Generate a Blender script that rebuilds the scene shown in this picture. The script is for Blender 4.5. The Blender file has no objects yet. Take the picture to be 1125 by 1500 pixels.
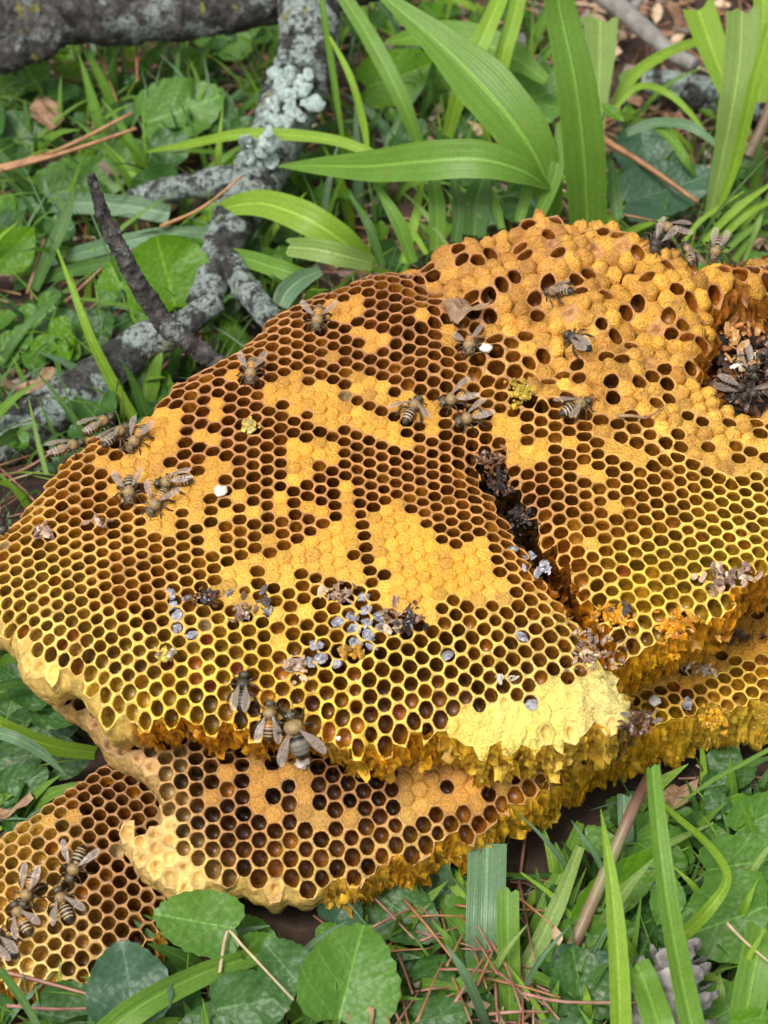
import bpy, math, random
import numpy as np
from mathutils import Vector, Matrix, noise
from mathutils.geometry import delaunay_2d_cdt

# ------------------------------------------------------------------ camera, sky, sun, exposure
# all coordinates below are in centimetres; U turns them into metres
U = 0.01
scene = bpy.context.scene
COL = scene.collection
CAM_H, PITCH, VFOV = 54.4, math.radians(45), math.radians(30)
cam_d = bpy.data.cameras.new('camera')
cam = bpy.data.objects.new('camera', cam_d)
COL.objects.link(cam)
cam.location = (0, 0, CAM_H * U)
cam.rotation_euler = (math.pi / 2 - PITCH, 0, 0)
cam_d.sensor_fit = 'VERTICAL'
cam_d.angle = VFOV
cam_d.clip_start = 0.01
cam_d.clip_end = 300
cam_d.dof.use_dof = True
cam_d.dof.focus_distance = 0.655
cam_d.dof.aperture_fstop = 11.0
scene.camera = cam

SUN_EL, SUN_AZ = math.radians(62), math.radians(-140)   # azimuth measured from +Y towards +X
world = bpy.data.worlds.new('World')
scene.world = world
world.use_nodes = True
wn, wl = world.node_tree.nodes, world.node_tree.links
sky = wn.new('ShaderNodeTexSky'); sky.sky_type = 'NISHITA'; sky.sun_disc = False
sky.sun_elevation = SUN_EL; sky.sun_rotation = SUN_AZ
sky.air_density = 1.0; sky.dust_density = 4.0
bw = wn.new('ShaderNodeRGBToBW'); wmix = wn.new('ShaderNodeMix'); wmix.data_type = 'RGBA'
wmix.inputs[0].default_value = 0.85       # an overcast, nearly colourless sky
bgn = wn['Background']; bgn.inputs[1].default_value = 0.135
wl.new(sky.outputs[0], bw.inputs[0]); wl.new(sky.outputs[0], wmix.inputs[6]); wl.new(bw.outputs[0], wmix.inputs[7])
wl.new(wmix.outputs[2], bgn.inputs[0])
sun_d = bpy.data.lights.new('sun', 'SUN'); sun_d.energy = 1.5; sun_d.angle = math.radians(18); sun_d.color = (1, 0.96, 0.9)
sun = bpy.data.objects.new('sun', sun_d); COL.objects.link(sun)
sdir = Vector((math.sin(SUN_AZ) * math.cos(SUN_EL), math.cos(SUN_AZ) * math.cos(SUN_EL), math.sin(SUN_EL)))
sun.rotation_euler = (-sdir).to_track_quat('-Z', 'Y').to_euler()
sun.location = sdir * 3
scene.view_settings.view_transform = 'Standard'
scene.view_settings.look = 'None'
scene.view_settings.exposure = 0.68
scene.view_settings.gamma = 1
scene.view_settings.use_curve_mapping = False
scene.cycles.use_denoising = True
scene.cycles.max_bounces = 8
scene.cycles.diffuse_bounces = 2
scene.cycles.transparent_max_bounces = 12
scene.cycles.caustics_reflective = False
scene.cycles.caustics_refractive = False

rng = np.random.default_rng(7)
random.seed(7)
FPX = 750 / math.tan(VFOV / 2)
SP, CP = math.sin(PITCH), math.cos(PITCH)

def ray(u, v):
    a = (u - 562.5) / FPX; b = -(v - 750) / FPX
    return np.array([a, CP + b * SP, -SP + b * CP])
def atz(u, v, z=0.0):                  # point of the pixel's ray at height z
    d = ray(u, v); t = (z - CAM_H) / d[2]
    return np.array([0, 0, CAM_H]) + d * t
def aty(u, v, y):                      # ... at depth y
    d = ray(u, v); t = y / d[1]
    return np.array([0, 0, CAM_H]) + d * t
def topx(P):
    P = np.atleast_2d(P)
    q = P - np.array([0, 0, CAM_H])
    dep = q[:, 1] * CP - q[:, 2] * SP
    upc = q[:, 1] * SP + q[:, 2] * CP
    return np.stack([562.5 + FPX * q[:, 0] / dep, 750 - FPX * upc / dep], 1)
def pxlen(u, v, z):                    # centimetres per photo pixel at that spot
    p = atz(u, v, z); return np.linalg.norm(p - np.array([0, 0, CAM_H])) / FPX

def in_poly(pts, poly):
    pts = np.atleast_2d(pts); x, y = pts[:, 0], pts[:, 1]
    ins = np.zeros(len(pts), bool); n = len(poly)
    for i in range(n):
        x1, y1 = poly[i]; x2, y2 = poly[(i + 1) % n]
        c = (y1 > y) != (y2 > y)
        with np.errstate(divide='ignore', invalid='ignore'):
            ins ^= c & (x < (x2 - x1) * (y - y1) / (y2 - y1 + 1e-12) + x1)
    return ins
def poly_dist(pts, poly):
    pts = np.atleast_2d(pts).astype(float); d = np.full(len(pts), 1e9); n = len(poly)
    P = np.asarray(poly, float)
    for i in range(n):
        a, b = P[i], P[(i + 1) % n]; ab = b - a
        t = np.clip(((pts - a) @ ab) / (ab @ ab + 1e-12), 0, 1)
        d = np.minimum(d, np.linalg.norm(pts - (a + t[:, None] * ab), axis=1))
    return d
def idw(px, anchors, p=3.0):           # smooth blend of values given at photo points
    px = np.atleast_2d(px); A = np.array([a[:2] for a in anchors], float); V = np.array([a[2] for a in anchors], float)
    d = np.linalg.norm(px[:, None] - A[None], axis=2) + 8
    w = d ** -p; w /= w.sum(1, keepdims=True)
    return w @ V
def sstep(a, b, x):
    t = np.clip((np.asarray(x, float) - a) / (b - a), 0, 1); return t * t * (3 - 2 * t)

# ------------------------------------------------------------------ objects
def tag(o, label=None, cat=None, group=None, kind=None):
    if label: o['label'] = label
    if cat: o['category'] = cat
    if group: o['group'] = group
    if kind: o['kind'] = kind
    return o
def mesh_data(name, verts, faces, mats, face_mats=None, smooth=True, attrs=None, uv=None):
    me = bpy.data.meshes.new(name)
    V = np.asarray(verts, float) * U
    me.from_pydata(V.tolist(), [], faces)
    for m in (mats if isinstance(mats, (list, tuple)) else [mats]): me.materials.append(m)
    n = len(me.polygons)
    if face_mats is not None: me.polygons.foreach_set('material_index', np.asarray(face_mats, np.int32))
    if smooth: me.polygons.foreach_set('use_smooth', np.ones(n, bool))
    for k, a in (attrs or {}).items():
        a = np.asarray(a, np.float32); at = me.attributes.new(k, 'FLOAT_COLOR', 'POINT')
        if a.ndim == 1: a = np.repeat(a[None], len(V), 0)
        at.data.foreach_set('color', np.concatenate([a, np.ones((len(a), 1), np.float32)], 1).ravel())
    if uv is not None:
        ul = me.uv_layers.new(name='UVMap'); li = np.zeros(len(me.loops), np.int32)
        me.loops.foreach_get('vertex_index', li)
        ul.data.foreach_set('uv', np.asarray(uv, np.float32)[li].ravel())
    me.update()
    return me
def add(name, me, parent=None, loc=None):
    o = bpy.data.objects.new(name, me); COL.objects.link(o)
    if parent is not None: o.parent = parent
    if loc is not None: o.location = Vector(np.asarray(loc, float) * U)
    return o
def build(name, verts, faces, mats, parent=None, origin=None, **kw):
    V = np.asarray(verts, float)
    og = np.zeros(3) if origin is None else np.asarray(origin, float)
    return add(name, mesh_data(name, V - og, faces, mats, **kw), parent, og)
def empty(name, loc=(0, 0, 0)):
    o = bpy.data.objects.new(name, None); COL.objects.link(o); o.empty_display_size = 0.01
    o.location = Vector(np.asarray(loc, float) * U); return o
class MB:
    def __init__(s): s.v = []; s.f = []; s.m = []; s.c = []; s.uv = []; s.n = 0
    def put(s, verts, faces, mat=0, col=None, uv=None):
        verts = np.asarray(verts, float)
        s.v.append(verts); s.f += [tuple(int(i) + s.n for i in f) for f in faces]; s.m += [mat] * len(faces)
        if col is not None:
            col = np.asarray(col, float); s.c.append(np.repeat(col[None], len(verts), 0) if col.ndim == 1 else col)
        if uv is not None: s.uv.append(np.asarray(uv, float))
        s.n += len(verts)
    def build(s, name, mats, parent=None, origin=None, attr='wax', smooth=True):
        V = np.concatenate(s.v)
        return build(name, V, s.f, mats, parent, origin, face_mats=s.m, smooth=smooth,
                     attrs={attr: np.concatenate(s.c)} if s.c else None, uv=np.concatenate(s.uv) if s.uv else None)

def tube(path, radii, seg=8, caps=True, nz=0.0, nscale=1.0, flat=1.0):
    path = np.asarray(path, float); n = len(path)
    radii = np.broadcast_to(np.asarray(radii, float), (n,))
    tan = np.gradient(path, axis=0); tan /= np.linalg.norm(tan, axis=1, keepdims=True) + 1e-9
    ref = np.array([0, 0, 1.0]) if abs(tan[0][2]) < 0.9 else np.array([1.0, 0, 0])
    verts = []; a0 = np.cross(ref, tan[0]); a0 /= np.linalg.norm(a0)
    uv = []
    for i in range(n):
        a0 = a0 - tan[i] * (a0 @ tan[i]); a0 /= np.linalg.norm(a0) + 1e-9
        b0 = np.cross(tan[i], a0)
        for k in range(seg):
            an = 2 * math.pi * k / seg; d = a0 * math.cos(an) + b0 * math.sin(an) * flat
            r = radii[i]
            if nz:
                q = path[i] + d * r
                r *= 1 + nz * (noise.noise(Vector(q * nscale)) + 0.6 * noise.noise(Vector(q * nscale * 2.7 + 5)) + .45 * noise.noise(Vector(q * nscale * 6.1 + 9)) + .3 * noise.noise(Vector(q * nscale * 13 + 4)))
            verts.append(path[i] + d * r); uv.append((k / seg, i / n))
    faces = [(i * seg + k, i * seg + (k + 1) % seg, (i + 1) * seg + (k + 1) % seg, (i + 1) * seg + k) for i in range(n - 1) for k in range(seg)]
    if caps: faces += [tuple(range(seg))[::-1], tuple((n - 1) * seg + k for k in range(seg))]
    return np.array(verts), faces, np.array(uv)
def smooth_path(pts, n):               # Catmull-Rom through rows of numbers
    P = np.asarray(pts, float)
    if len(P) == 2: return P[0] + (P[1] - P[0]) * np.linspace(0, 1, n)[:, None]
    Q = np.vstack([2 * P[0] - P[1], P, 2 * P[-1] - P[-2]]); out = []
    for t in np.linspace(0, len(P) - 1 - 1e-9, n):
        i = int(t); f = t - i; a, b, c, d = Q[i], Q[i + 1], Q[i + 2], Q[i + 3]
        out.append(0.5 * (2 * b + (c - a) * f + (2 * a - 5 * b + 4 * c - d) * f * f + (3 * b - a - 3 * c + d) * f ** 3))
    return np.array(out)
def ellipsoid(c, r, nu=10, nv=7):
    V = []; F = []
    for i in range(nv + 1):
        th = math.pi * i / nv
        for k in range(nu):
            ph = 2 * math.pi * k / nu
            V.append((c[0] + r[0] * math.sin(th) * math.cos(ph), c[1] + r[1] * math.sin(th) * math.sin(ph), c[2] + r[2] * math.cos(th)))
    for i in range(nv):
        for k in range(nu): F.append((i * nu + k, i * nu + (k + 1) % nu, (i + 1) * nu + (k + 1) % nu, (i + 1) * nu + k)[::-1])
    return np.array(V), F

# ------------------------------------------------------------------ materials
class NT:
    def __init__(s, name):
        s.mat = bpy.data.materials.new(name); s.mat.use_nodes = True
        s.t = s.mat.node_tree; s.n = s.t.nodes; s.n.clear()
        s.out = s.n.new('ShaderNodeOutputMaterial')
    def node(s, t, **kw):
        o = s.n.new(t)
        for k, v in kw.items(): setattr(o, k, v)
        return o
    def lk(s, a, b): s.t.links.new(a, b)
    def val(s, sock, v):
        if hasattr(v, 'is_output') or isinstance(v, bpy.types.NodeSocket): s.lk(v, sock)
        elif isinstance(v, (tuple, list)) and len(v) == 3 and sock.type == 'RGBA': sock.default_value = (*v, 1)
        else: sock.default_value = v
    def math(s, op, a, b=0.0, c=None, clamp=False):
        o = s.node('ShaderNodeMath', operation=op); o.use_clamp = clamp; s.val(o.inputs[0], a); s.val(o.inputs[1], b)
        if c is not None: s.val(o.inputs[2], c)
        return o.outputs[0]
    def mix(s, f, a, b, blend='MIX'):
        o = s.node('ShaderNodeMix', data_type='RGBA', blend_type=blend); s.val(o.inputs[0], f); s.val(o.inputs[6], a); s.val(o.inputs[7], b); return o.outputs[2]
    def noise(s, scale, detail=4, rough=0.55, vec=None, w=None):
        o = s.node('ShaderNodeTexNoise'); o.inputs['Scale'].default_value = scale; o.inputs['Detail'].default_value = detail; o.inputs['Roughness'].default_value = rough
        s.lk(vec if vec is not None else s.pos(), o.inputs['Vector']); return o.outputs[0]
    def voro(s, scale, feature='F1', vec=None):
        o = s.node('ShaderNodeTexVoronoi', feature=feature); o.inputs['Scale'].default_value = scale
        s.lk(vec if vec is not None else s.pos(), o.inputs['Vector']); return o
    def pos(s):
        if not hasattr(s, '_g'): s._g = s.node('ShaderNodeNewGeometry')
        return s._g.outputs['Position']
    def ramp(s, f, stops):
        o = s.node('ShaderNodeValToRGB'); s.lk(f, o.inputs[0]); el = o.color_ramp.elements
        while len(el) < len(stops): el.new(0.5)
        for e, (p, c) in zip(el, stops): e.position = p; e.color = (*c, 1) if not isinstance(c, float) else (c, c, c, 1)
        return o.outputs[0]
    def attr(s, n):
        o = s.node('ShaderNodeAttribute'); o.attribute_name = n; return o.outputs['Color']
    def bump(s, h, strength=0.5, dist=0.0005):
        o = s.node('ShaderNodeBump'); s.lk(h, o.inputs['Height']); o.inputs['Strength'].default_value = strength; o.inputs['Distance'].default_value = dist; return o.outputs[0]
    def bsdf(s, color, rough=0.5, normal=None, **kw):
        o = s.node('ShaderNodeBsdfPrincipled'); s.val(o.inputs['Base Color'], color); s.val(o.inputs['Roughness'], rough)
        if normal is not None: s.lk(normal, o.inputs['Normal'])
        for k, v in kw.items(): s.val(o.inputs[k], v)
        return o.outputs[0]
    def mixsh(s, f, a, b):
        o = s.node('ShaderNodeMixShader'); s.val(o.inputs[0], f); s.lk(a, o.inputs[1]); s.lk(b, o.inputs[2]); return o.outputs[0]
    def done(s, sh): s.lk(sh, s.out.inputs[0]); return s.mat

def mat_wax():
    m = NT('wax'); c = m.attr('wax')
    n1 = m.noise(900, 3); n2 = m.noise(160, 4); n3 = m.noise(2600, 2)
    c = m.mix(1.0, c, m.ramp(n1, [(0.25, 0.72), (0.5, 1.0), (0.75, 1.2)]), 'MULTIPLY')
    c = m.mix(m.ramp(n2, [(0.55, 0.0), (0.75, 0.35)]), c, (0.30, 0.15, 0.05))
    c = m.mix(1.0, c, m.ramp(m.noise(330, 3), [(0.3, 0.62), (0.5, 1.0), (0.7, 1.18)]), 'MULTIPLY')
    h = m.math('ADD', m.math('MULTIPLY', n1, 1.0), m.math('MULTIPLY', n3, 0.5))
    sh = m.bsdf(c, m.ramp(n1, [(0.3, 0.62), (0.7, 0.38)]), m.bump(h, 0.7, 0.0006), **{'Subsurface Weight': 0.25, 'Subsurface Scale': 0.0012, 'Subsurface Radius': (1.0, 0.55, 0.15)})
    return m.done(sh)
def mat_cap():
    m = NT('wax_cap'); c = m.attr('wax')
    n1 = m.noise(1300, 3, 0.6); n2 = m.noise(120, 4); v = m.voro(1500)
    c = m.mix(1.0, c, m.ramp(n1, [(0.3, 0.6), (0.5, 1.0), (0.72, 1.25)]), 'MULTIPLY')
    c = m.mix(m.ramp(n2, [(0.44, 0.0), (0.72, 0.7)]), c, (0.27, 0.12, 0.035))
    c = m.mix(m.ramp(m.noise(420, 4, 0.7), [(0.52, 0.0), (0.66, 0.5)]), c, (0.24, 0.10, 0.03))
    c = m.mix(m.ramp(m.noise(1900, 2), [(0.63, 0.0), (0.7, 0.7)]), c, (0.22, 0.09, 0.02))
    h = m.math('ADD', n1, m.math('MULTIPLY', v.outputs[0], 0.6))
    sh = m.bsdf(c, 0.55, m.bump(h, 0.9, 0.0007), **{'Subsurface Weight': 0.2, 'Subsurface Scale': 0.001, 'Subsurface Radius': (1.0, 0.5, 0.12)})
    return m.done(sh)
def mat_cap_plain():
    m = NT('worker_cap'); c = m.attr('wax')
    n1 = m.noise(1300, 3, 0.6); v = m.voro(1500)
    c = m.mix(1.0, c, m.ramp(n1, [(0.3, 0.72), (0.5, 1.06), (0.72, 1.28)]), 'MULTIPLY')
    c = m.mix(m.ramp(m.noise(130, 4), [(0.52, 0.0), (0.76, 0.45)]), c, (0.34, 0.16, 0.05))
    c = m.mix(m.ramp(m.noise(1900, 2), [(0.63, 0.0), (0.7, 0.6)]), c, (0.24, 0.10, 0.02))
    h = m.math('ADD', n1, m.math('MULTIPLY', v.outputs[0], 0.6))
    return m.done(m.bsdf(c, 0.5, m.bump(h, 0.9, 0.0007), **{'Subsurface Weight': 0.2, 'Subsurface Scale': 0.001, 'Subsurface Radius': (1.0, 0.5, 0.12)}))
def mat_lining():
    m = NT('cell_lining'); c = m.attr('lin')
    n1 = m.noise(600, 3)
    c = m.mix(1.0, c, m.ramp(n1, [(0.3, 0.6), (0.7, 1.5)]), 'MULTIPLY')
    a = m.bsdf(c, m.ramp(m.noise(250, 2), [(0.4, 0.14), (0.65, 0.42)]), m.bump(n1, 0.4, 0.0004), **{'Specular IOR Level': 0.5})
    t = m.node('ShaderNodeBsdfTranslucent'); m.lk(c, t.inputs[0])
    return m.done(m.mixsh(0.3, a, t.outputs[0]))
def mat_honey():
    m = NT('torn_honey_wax'); c = m.attr('wax')
    n1 = m.noise(300, 5); n2 = m.noise(1100, 3)
    c = m.mix(1.0, c, m.ramp(n1, [(0.28, 0.5), (0.5, 1.05), (0.7, 1.5)]), 'MULTIPLY')
    c = m.mix(m.ramp(m.noise(230, 3), [(0.62, 0.0), (0.72, 0.4)]), c, (0.16, 0.06, 0.012))
    h = m.math('ADD', n1, m.math('MULTIPLY', n2, 0.5))
    a = m.bsdf(c, m.ramp(n2, [(0.4, 0.12), (0.6, 0.4)]), m.bump(h, 0.8, 0.001), **{'Subsurface Weight': 0.35, 'Subsurface Scale': 0.002, 'Subsurface Radius': (1.0, 0.5, 0.08), 'Coat Weight': 0.3, 'Coat Roughness': 0.1})
    t = m.node('ShaderNodeBsdfTranslucent'); m.lk(c, t.inputs[0])
    return m.done(m.mixsh(0.25, a, t.outputs[0]))
def mat_fill():
    m = NT('cell_content'); c = m.attr('lin'); n1 = m.noise(1500, 3)
    c = m.mix(1.0, c, m.ramp(n1, [(0.3, 0.6), (0.7, 1.4)]), 'MULTIPLY')
    return m.done(m.bsdf(c, 0.22, m.bump(n1, 0.5, 0.0005), **{'Coat Weight': 0.2, 'Coat Roughness': 0.15}))
def mat_leaf(name, c1, c2, vein=True, gloss=0.42, transl=0.38, spots=True):
    m = NT(name); c1 = (c1[0] * 1.22, c1[1] * 1.1, c1[2] * .95); c2 = (c2[0] * 1.22, c2[1] * 1.1, c2[2] * .95)
    uv = m.node('ShaderNodeUVMap'); sx = m.node('ShaderNodeSeparateXYZ'); m.lk(uv.outputs[0], sx.inputs[0])
    oi = m.node('ShaderNodeObjectInfo')
    n1 = m.noise(90, 4); n2 = m.noise(900, 2)
    c = m.mix(n1, c1, c2)
    ay = m.math('ABSOLUTE', m.math('SUBTRACT', sx.outputs[0], 0.5))
    if vein == 'grass':               # parallel veins along the blade and a pale midrib
        w = m.math('MULTIPLY', m.math('SINE', m.math('MULTIPLY', sx.outputs[0], 95.0)), m.noise(40, 2)); w2 = m.math('SINE', m.math('MULTIPLY', sx.outputs[0], 31.0))
        h = m.math('ADD', m.math('MULTIPLY', w, 0.6), m.math('MULTIPLY', w2, 0.45))
        mid = m.math('LESS_THAN', ay, 0.035)
        c = m.mix(m.math('MULTIPLY', m.math('ADD', h, 1.5), 0.06), c, tuple(min(1, x * 1.7 + 0.02) for x in c2))
        c = m.mix(m.math('MULTIPLY', mid, 0.45), c, tuple(min(1, x * 2.0 + 0.03) for x in c2))
        bd = 0.00025
    else:                             # midrib and slanting side veins
        s_ = m.math('SUBTRACT', sx.outputs[1], m.math('MULTIPLY', ay, 0.9))
        fr = m.math('ABSOLUTE', m.math('SUBTRACT', m.math('FRACT', m.math('ADD', m.math('MULTIPLY', s_, 3.4), m.math('MULTIPLY', m.noise(45, 2), 0.5))), 0.5))
        side = m.math('LESS_THAN', fr, 0.028); mid = m.math('LESS_THAN', ay, 0.014)
        ve = m.math('MAXIMUM', m.math('MULTIPLY', side, 0.6), mid)
        cells = m.voro(420)
        c = m.mix(m.math('MULTIPLY', ve, 0.45), c, tuple(min(1, x * 1.9 + 0.02) for x in c2))
        h = m.math('ADD', m.math('MULTIPLY', fr, 0.9), m.math('MULTIPLY', cells.outputs[0], 1.3))
        bd = 0.0006
    c = m.mix(m.ramp(n2, [(0.35, 0.25), (0.6, 0.0)]), c, tuple(x * 0.45 for x in c1))
    if spots: c = m.mix(m.ramp(m.noise(210, 2), [(0.70, 0.0), (0.76, 0.6)]), c, (0.30, 0.24, 0.08))
    nrm = m.bump(h, 0.42, bd)
    a = m.bsdf(c, gloss, nrm, **{'Specular IOR Level': 0.4})
    t = m.node('ShaderNodeBsdfTranslucent'); m.lk(m.mix(0.35, c, tuple(min(1, x * 1.6) for x in c2)), t.inputs[0]); m.lk(nrm, t.inputs['Normal'])
    return m.done(m.mixsh(transl, a, t.outputs[0]))
def mat_plain(name, c1, c2, rough=0.7, sc=300, bump=0.5, bd=0.0005, **kw):
    m = NT(name); n1 = m.noise(sc, 4); c = m.mix(m.ramp(n1, [(0.3, 0.0), (0.7, 1.0)]), c1, c2)
    return m.done(m.bsdf(c, rough, m.bump(n1, bump, bd), **kw))
def mat_bark(name, dark, mid, lichen, amount):
    m = NT(name)
    n1 = m.noise(200, 8, 0.72); n2 = m.noise(60, 6, 0.65); n3 = m.noise(900, 3)
    c = m.ramp(n1, [(0.38, dark), (0.52, mid), (0.66, tuple(x * 2.6 for x in mid))])
    lm = m.math('MULTIPLY', m.ramp(n2, [(0.56 - amount, 0.0), (0.60 - amount, 1.0)]), m.ramp(m.noise(420, 6, 0.75), [(0.36, 0.0), (0.47, 1.0)]))
    lc = m.mix(m.ramp(n3, [(0.3, 0.0), (0.7, 1.0)]), tuple(x * 0.55 for x in lichen), lichen)
    c = m.mix(lm, c, lc)
    ym = m.ramp(m.noise(70, 3, vec=m.node('ShaderNodeTexCoord').outputs['Object']), [(0.66, 0.0), (0.70, 0.8)])
    c = m.mix(ym, c, (0.32, 0.30, 0.06))
    h = m.math('ADD', n1, m.math('MULTIPLY', lm, 0.5))
    return m.done(m.bsdf(c, 0.9, m.bump(h, 1.0, 0.005)))
def mat_attr(name, attr, rough=0.5, sc=1500, bump=0.3, **kw):
    m = NT(name); n1 = m.noise(sc, 3); c = m.mix(1.0, m.attr(attr), m.ramp(n1, [(0.3, 0.65), (0.7, 1.3)]), 'MULTIPLY')
    return m.done(m.bsdf(c, rough, m.bump(n1, bump, 0.0004), **kw))
def mat_wing():
    m = NT('bee_wing'); n1 = m.noise(700, 2)
    a = m.bsdf(m.mix(n1, (0.52, 0.42, 0.34), (0.74, 0.65, 0.58)), 0.2, m.bump(n1, 0.4, 0.0006), **{'Coat Weight': 0.6, 'Coat Roughness': 0.12})
    t = m.node('ShaderNodeBsdfTransparent'); t.inputs[0].default_value = (0.95, 0.9, 0.82, 1)
    return m.done(m.mixsh(0.36, t.outputs[0], a))
def mat_ground():
    m = NT('mulch_soil'); n1 = m.noise(60, 8, 0.65); v = m.voro(90)
    c = m.ramp(n1, [(0.3, (0.018, 0.011, 0.007)), (0.5, (0.055, 0.032, 0.02)), (0.7, (0.12, 0.07, 0.042))])
    return m.done(m.bsdf(c, 0.95, m.bump(m.math('ADD', n1, m.math('MULTIPLY', v.outputs[0], 0.5)), 1.0, 0.004)))

M = dict(
    wax=mat_wax(), cap=mat_cap(), wcap=mat_cap_plain(), lin=mat_lining(), honey=mat_honey(), fill=mat_fill(),
    g_mid=mat_leaf('grass_mid_green', (0.095, 0.22, 0.028), (0.16, 0.33, 0.05), 'grass'),
    g_lime=mat_leaf('grass_lime_green', (0.17, 0.35, 0.03), (0.27, 0.47, 0.06), 'grass', transl=0.42),
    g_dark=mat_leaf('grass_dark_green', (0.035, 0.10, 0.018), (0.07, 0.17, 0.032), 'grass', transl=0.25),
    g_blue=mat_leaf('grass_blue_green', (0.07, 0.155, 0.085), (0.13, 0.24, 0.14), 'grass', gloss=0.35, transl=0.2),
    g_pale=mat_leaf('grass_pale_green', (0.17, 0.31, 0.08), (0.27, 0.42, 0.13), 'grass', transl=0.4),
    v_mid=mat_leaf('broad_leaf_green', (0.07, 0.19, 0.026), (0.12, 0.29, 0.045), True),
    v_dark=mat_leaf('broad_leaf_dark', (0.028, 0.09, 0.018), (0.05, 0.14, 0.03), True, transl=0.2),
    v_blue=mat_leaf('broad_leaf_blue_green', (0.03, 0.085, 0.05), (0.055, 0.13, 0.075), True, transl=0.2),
    v_lime=mat_leaf('broad_leaf_lime', (0.09, 0.26, 0.01), (0.15, 0.34, 0.02), True, transl=0.5),
    stalk=mat_plain('leaf_stalk', (0.07, 0.15, 0.03), (0.15, 0.24, 0.06), 0.5, 120, 0.2),
    pink=mat_plain('pink_stem', (0.19, 0.075, 0.065), (0.24, 0.24, 0.11), 0.45, 38, 0.3),
    needle=mat_plain('pine_needle', (0.24, 0.10, 0.04), (0.46, 0.24, 0.11), 0.5, 150, 0.3),
    needle2=mat_plain('red_pine_needle', (0.22, 0.085, 0.055), (0.42, 0.22, 0.16), 0.45, 150, 0.3),
    straw=mat_plain('dry_straw', (0.36, 0.27, 0.14), (0.58, 0.47, 0.29), 0.7, 200, 0.4),
    chip=mat_plain('wood_chip', (0.14, 0.07, 0.04), (0.34, 0.19, 0.11), 0.85, 250, 0.8, 0.001),
    chip2=mat_plain('pale_wood_chip', (0.42, 0.27, 0.15), (0.66, 0.50, 0.34), 0.85, 250, 0.8, 0.001),
    chip3=mat_plain('grey_wood_chip', (0.16, 0.12, 0.095), (0.36, 0.29, 0.23), 0.9, 250, 0.8, 0.001),
    dead=mat_plain('dead_leaf', (0.20, 0.11, 0.06), (0.40, 0.26, 0.15), 0.8, 180, 0.8, 0.001),
    bark=mat_bark('lichen_bark', (0.012, 0.011, 0.011), (0.06, 0.057, 0.053), (0.50, 0.58, 0.53), 0.115),
    bark2=mat_bark('dark_bark', (0.012, 0.010, 0.010), (0.08, 0.072, 0.066), (0.38, 0.42, 0.40), 0.02),
    bark3=mat_bark('twig_bark', (0.016, 0.014, 0.013), (0.10, 0.086, 0.078), (0.42, 0.44, 0.42), 0.0),
    stick=mat_plain('grey_stick', (0.16, 0.145, 0.13), (0.30, 0.28, 0.26), 0.9, 150, 0.8, 0.001),
    lichen=mat_plain('lichen', (0.20, 0.27, 0.25), (0.46, 0.54, 0.51), 0.95, 500, 0.7, 0.0008),
    cone=mat_plain('pine_cone_scale', (0.10, 0.09, 0.08), (0.42, 0.39, 0.36), 0.9, 260, 1.0, 0.001),
    bee=mat_attr('bee_body', 'wax', 0.4, 1800, 0.5), wing=mat_wing(),
    vein=mat_plain('wing_vein', (0.14, 0.09, 0.06), (0.28, 0.20, 0.14), 0.5, 500, 0.1),
    eye=mat_plain('bee_eye', (0.008, 0.007, 0.006), (0.02, 0.016, 0.014), 0.18, 2500, 0.2),
    leg=mat_plain('bee_leg', (0.02, 0.014, 0.01), (0.07, 0.045, 0.028), 0.4, 900, 0.2),
    fuzz=mat_attr('bee_fuzz', 'wax', 0.8, 1500, 0.0),
    pupa=mat_plain('pupa_grey', (0.07, 0.07, 0.085), (0.50, 0.48, 0.52), 0.25, 520, 0.9, 0.001, **{'Coat Weight': 0.3}),
    white=mat_plain('larva_white', (0.62, 0.57, 0.48), (0.82, 0.79, 0.72), 0.35, 500, 0.4, 0.0005, **{'Subsurface Weight': 0.3, 'Subsurface Scale': 0.001}),
    husk=mat_attr('torn_husk', 'wax', 0.28, 700, 0.8),
    ground=mat_ground(),
)

# ------------------------------------------------------------------ ground
def ground_noise(x, y):
    return 0.35 * noise.noise(Vector((x * 0.12, y * 0.12, 0))) + 0.2 * noise.noise(Vector((x * 0.5, y * 0.5, 3)))
gx = np.concatenate([[-30000, -3000, -400], np.linspace(-75, 75, 101), [400, 3000, 30000]])
gy = np.concatenate([[-30000, -3000, -400], np.linspace(5, 155, 101), [400, 3000, 30000]])
gv = [(x, y, ground_noise(x, y) - 0.5 if abs(x) < 80 and 0 < y < 160 else -0.5) for y in gy for x in gx]
nx = len(gx)
gf = [(j * nx + i, j * nx + i + 1, (j + 1) * nx + i + 1, (j + 1) * nx + i) for j in range(len(gy) - 1) for i in range(nx - 1)]
tag(build('ground', gv, gf, M['ground']), 'dark brown soil and rotting mulch under the grass', None, kind='structure')

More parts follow.
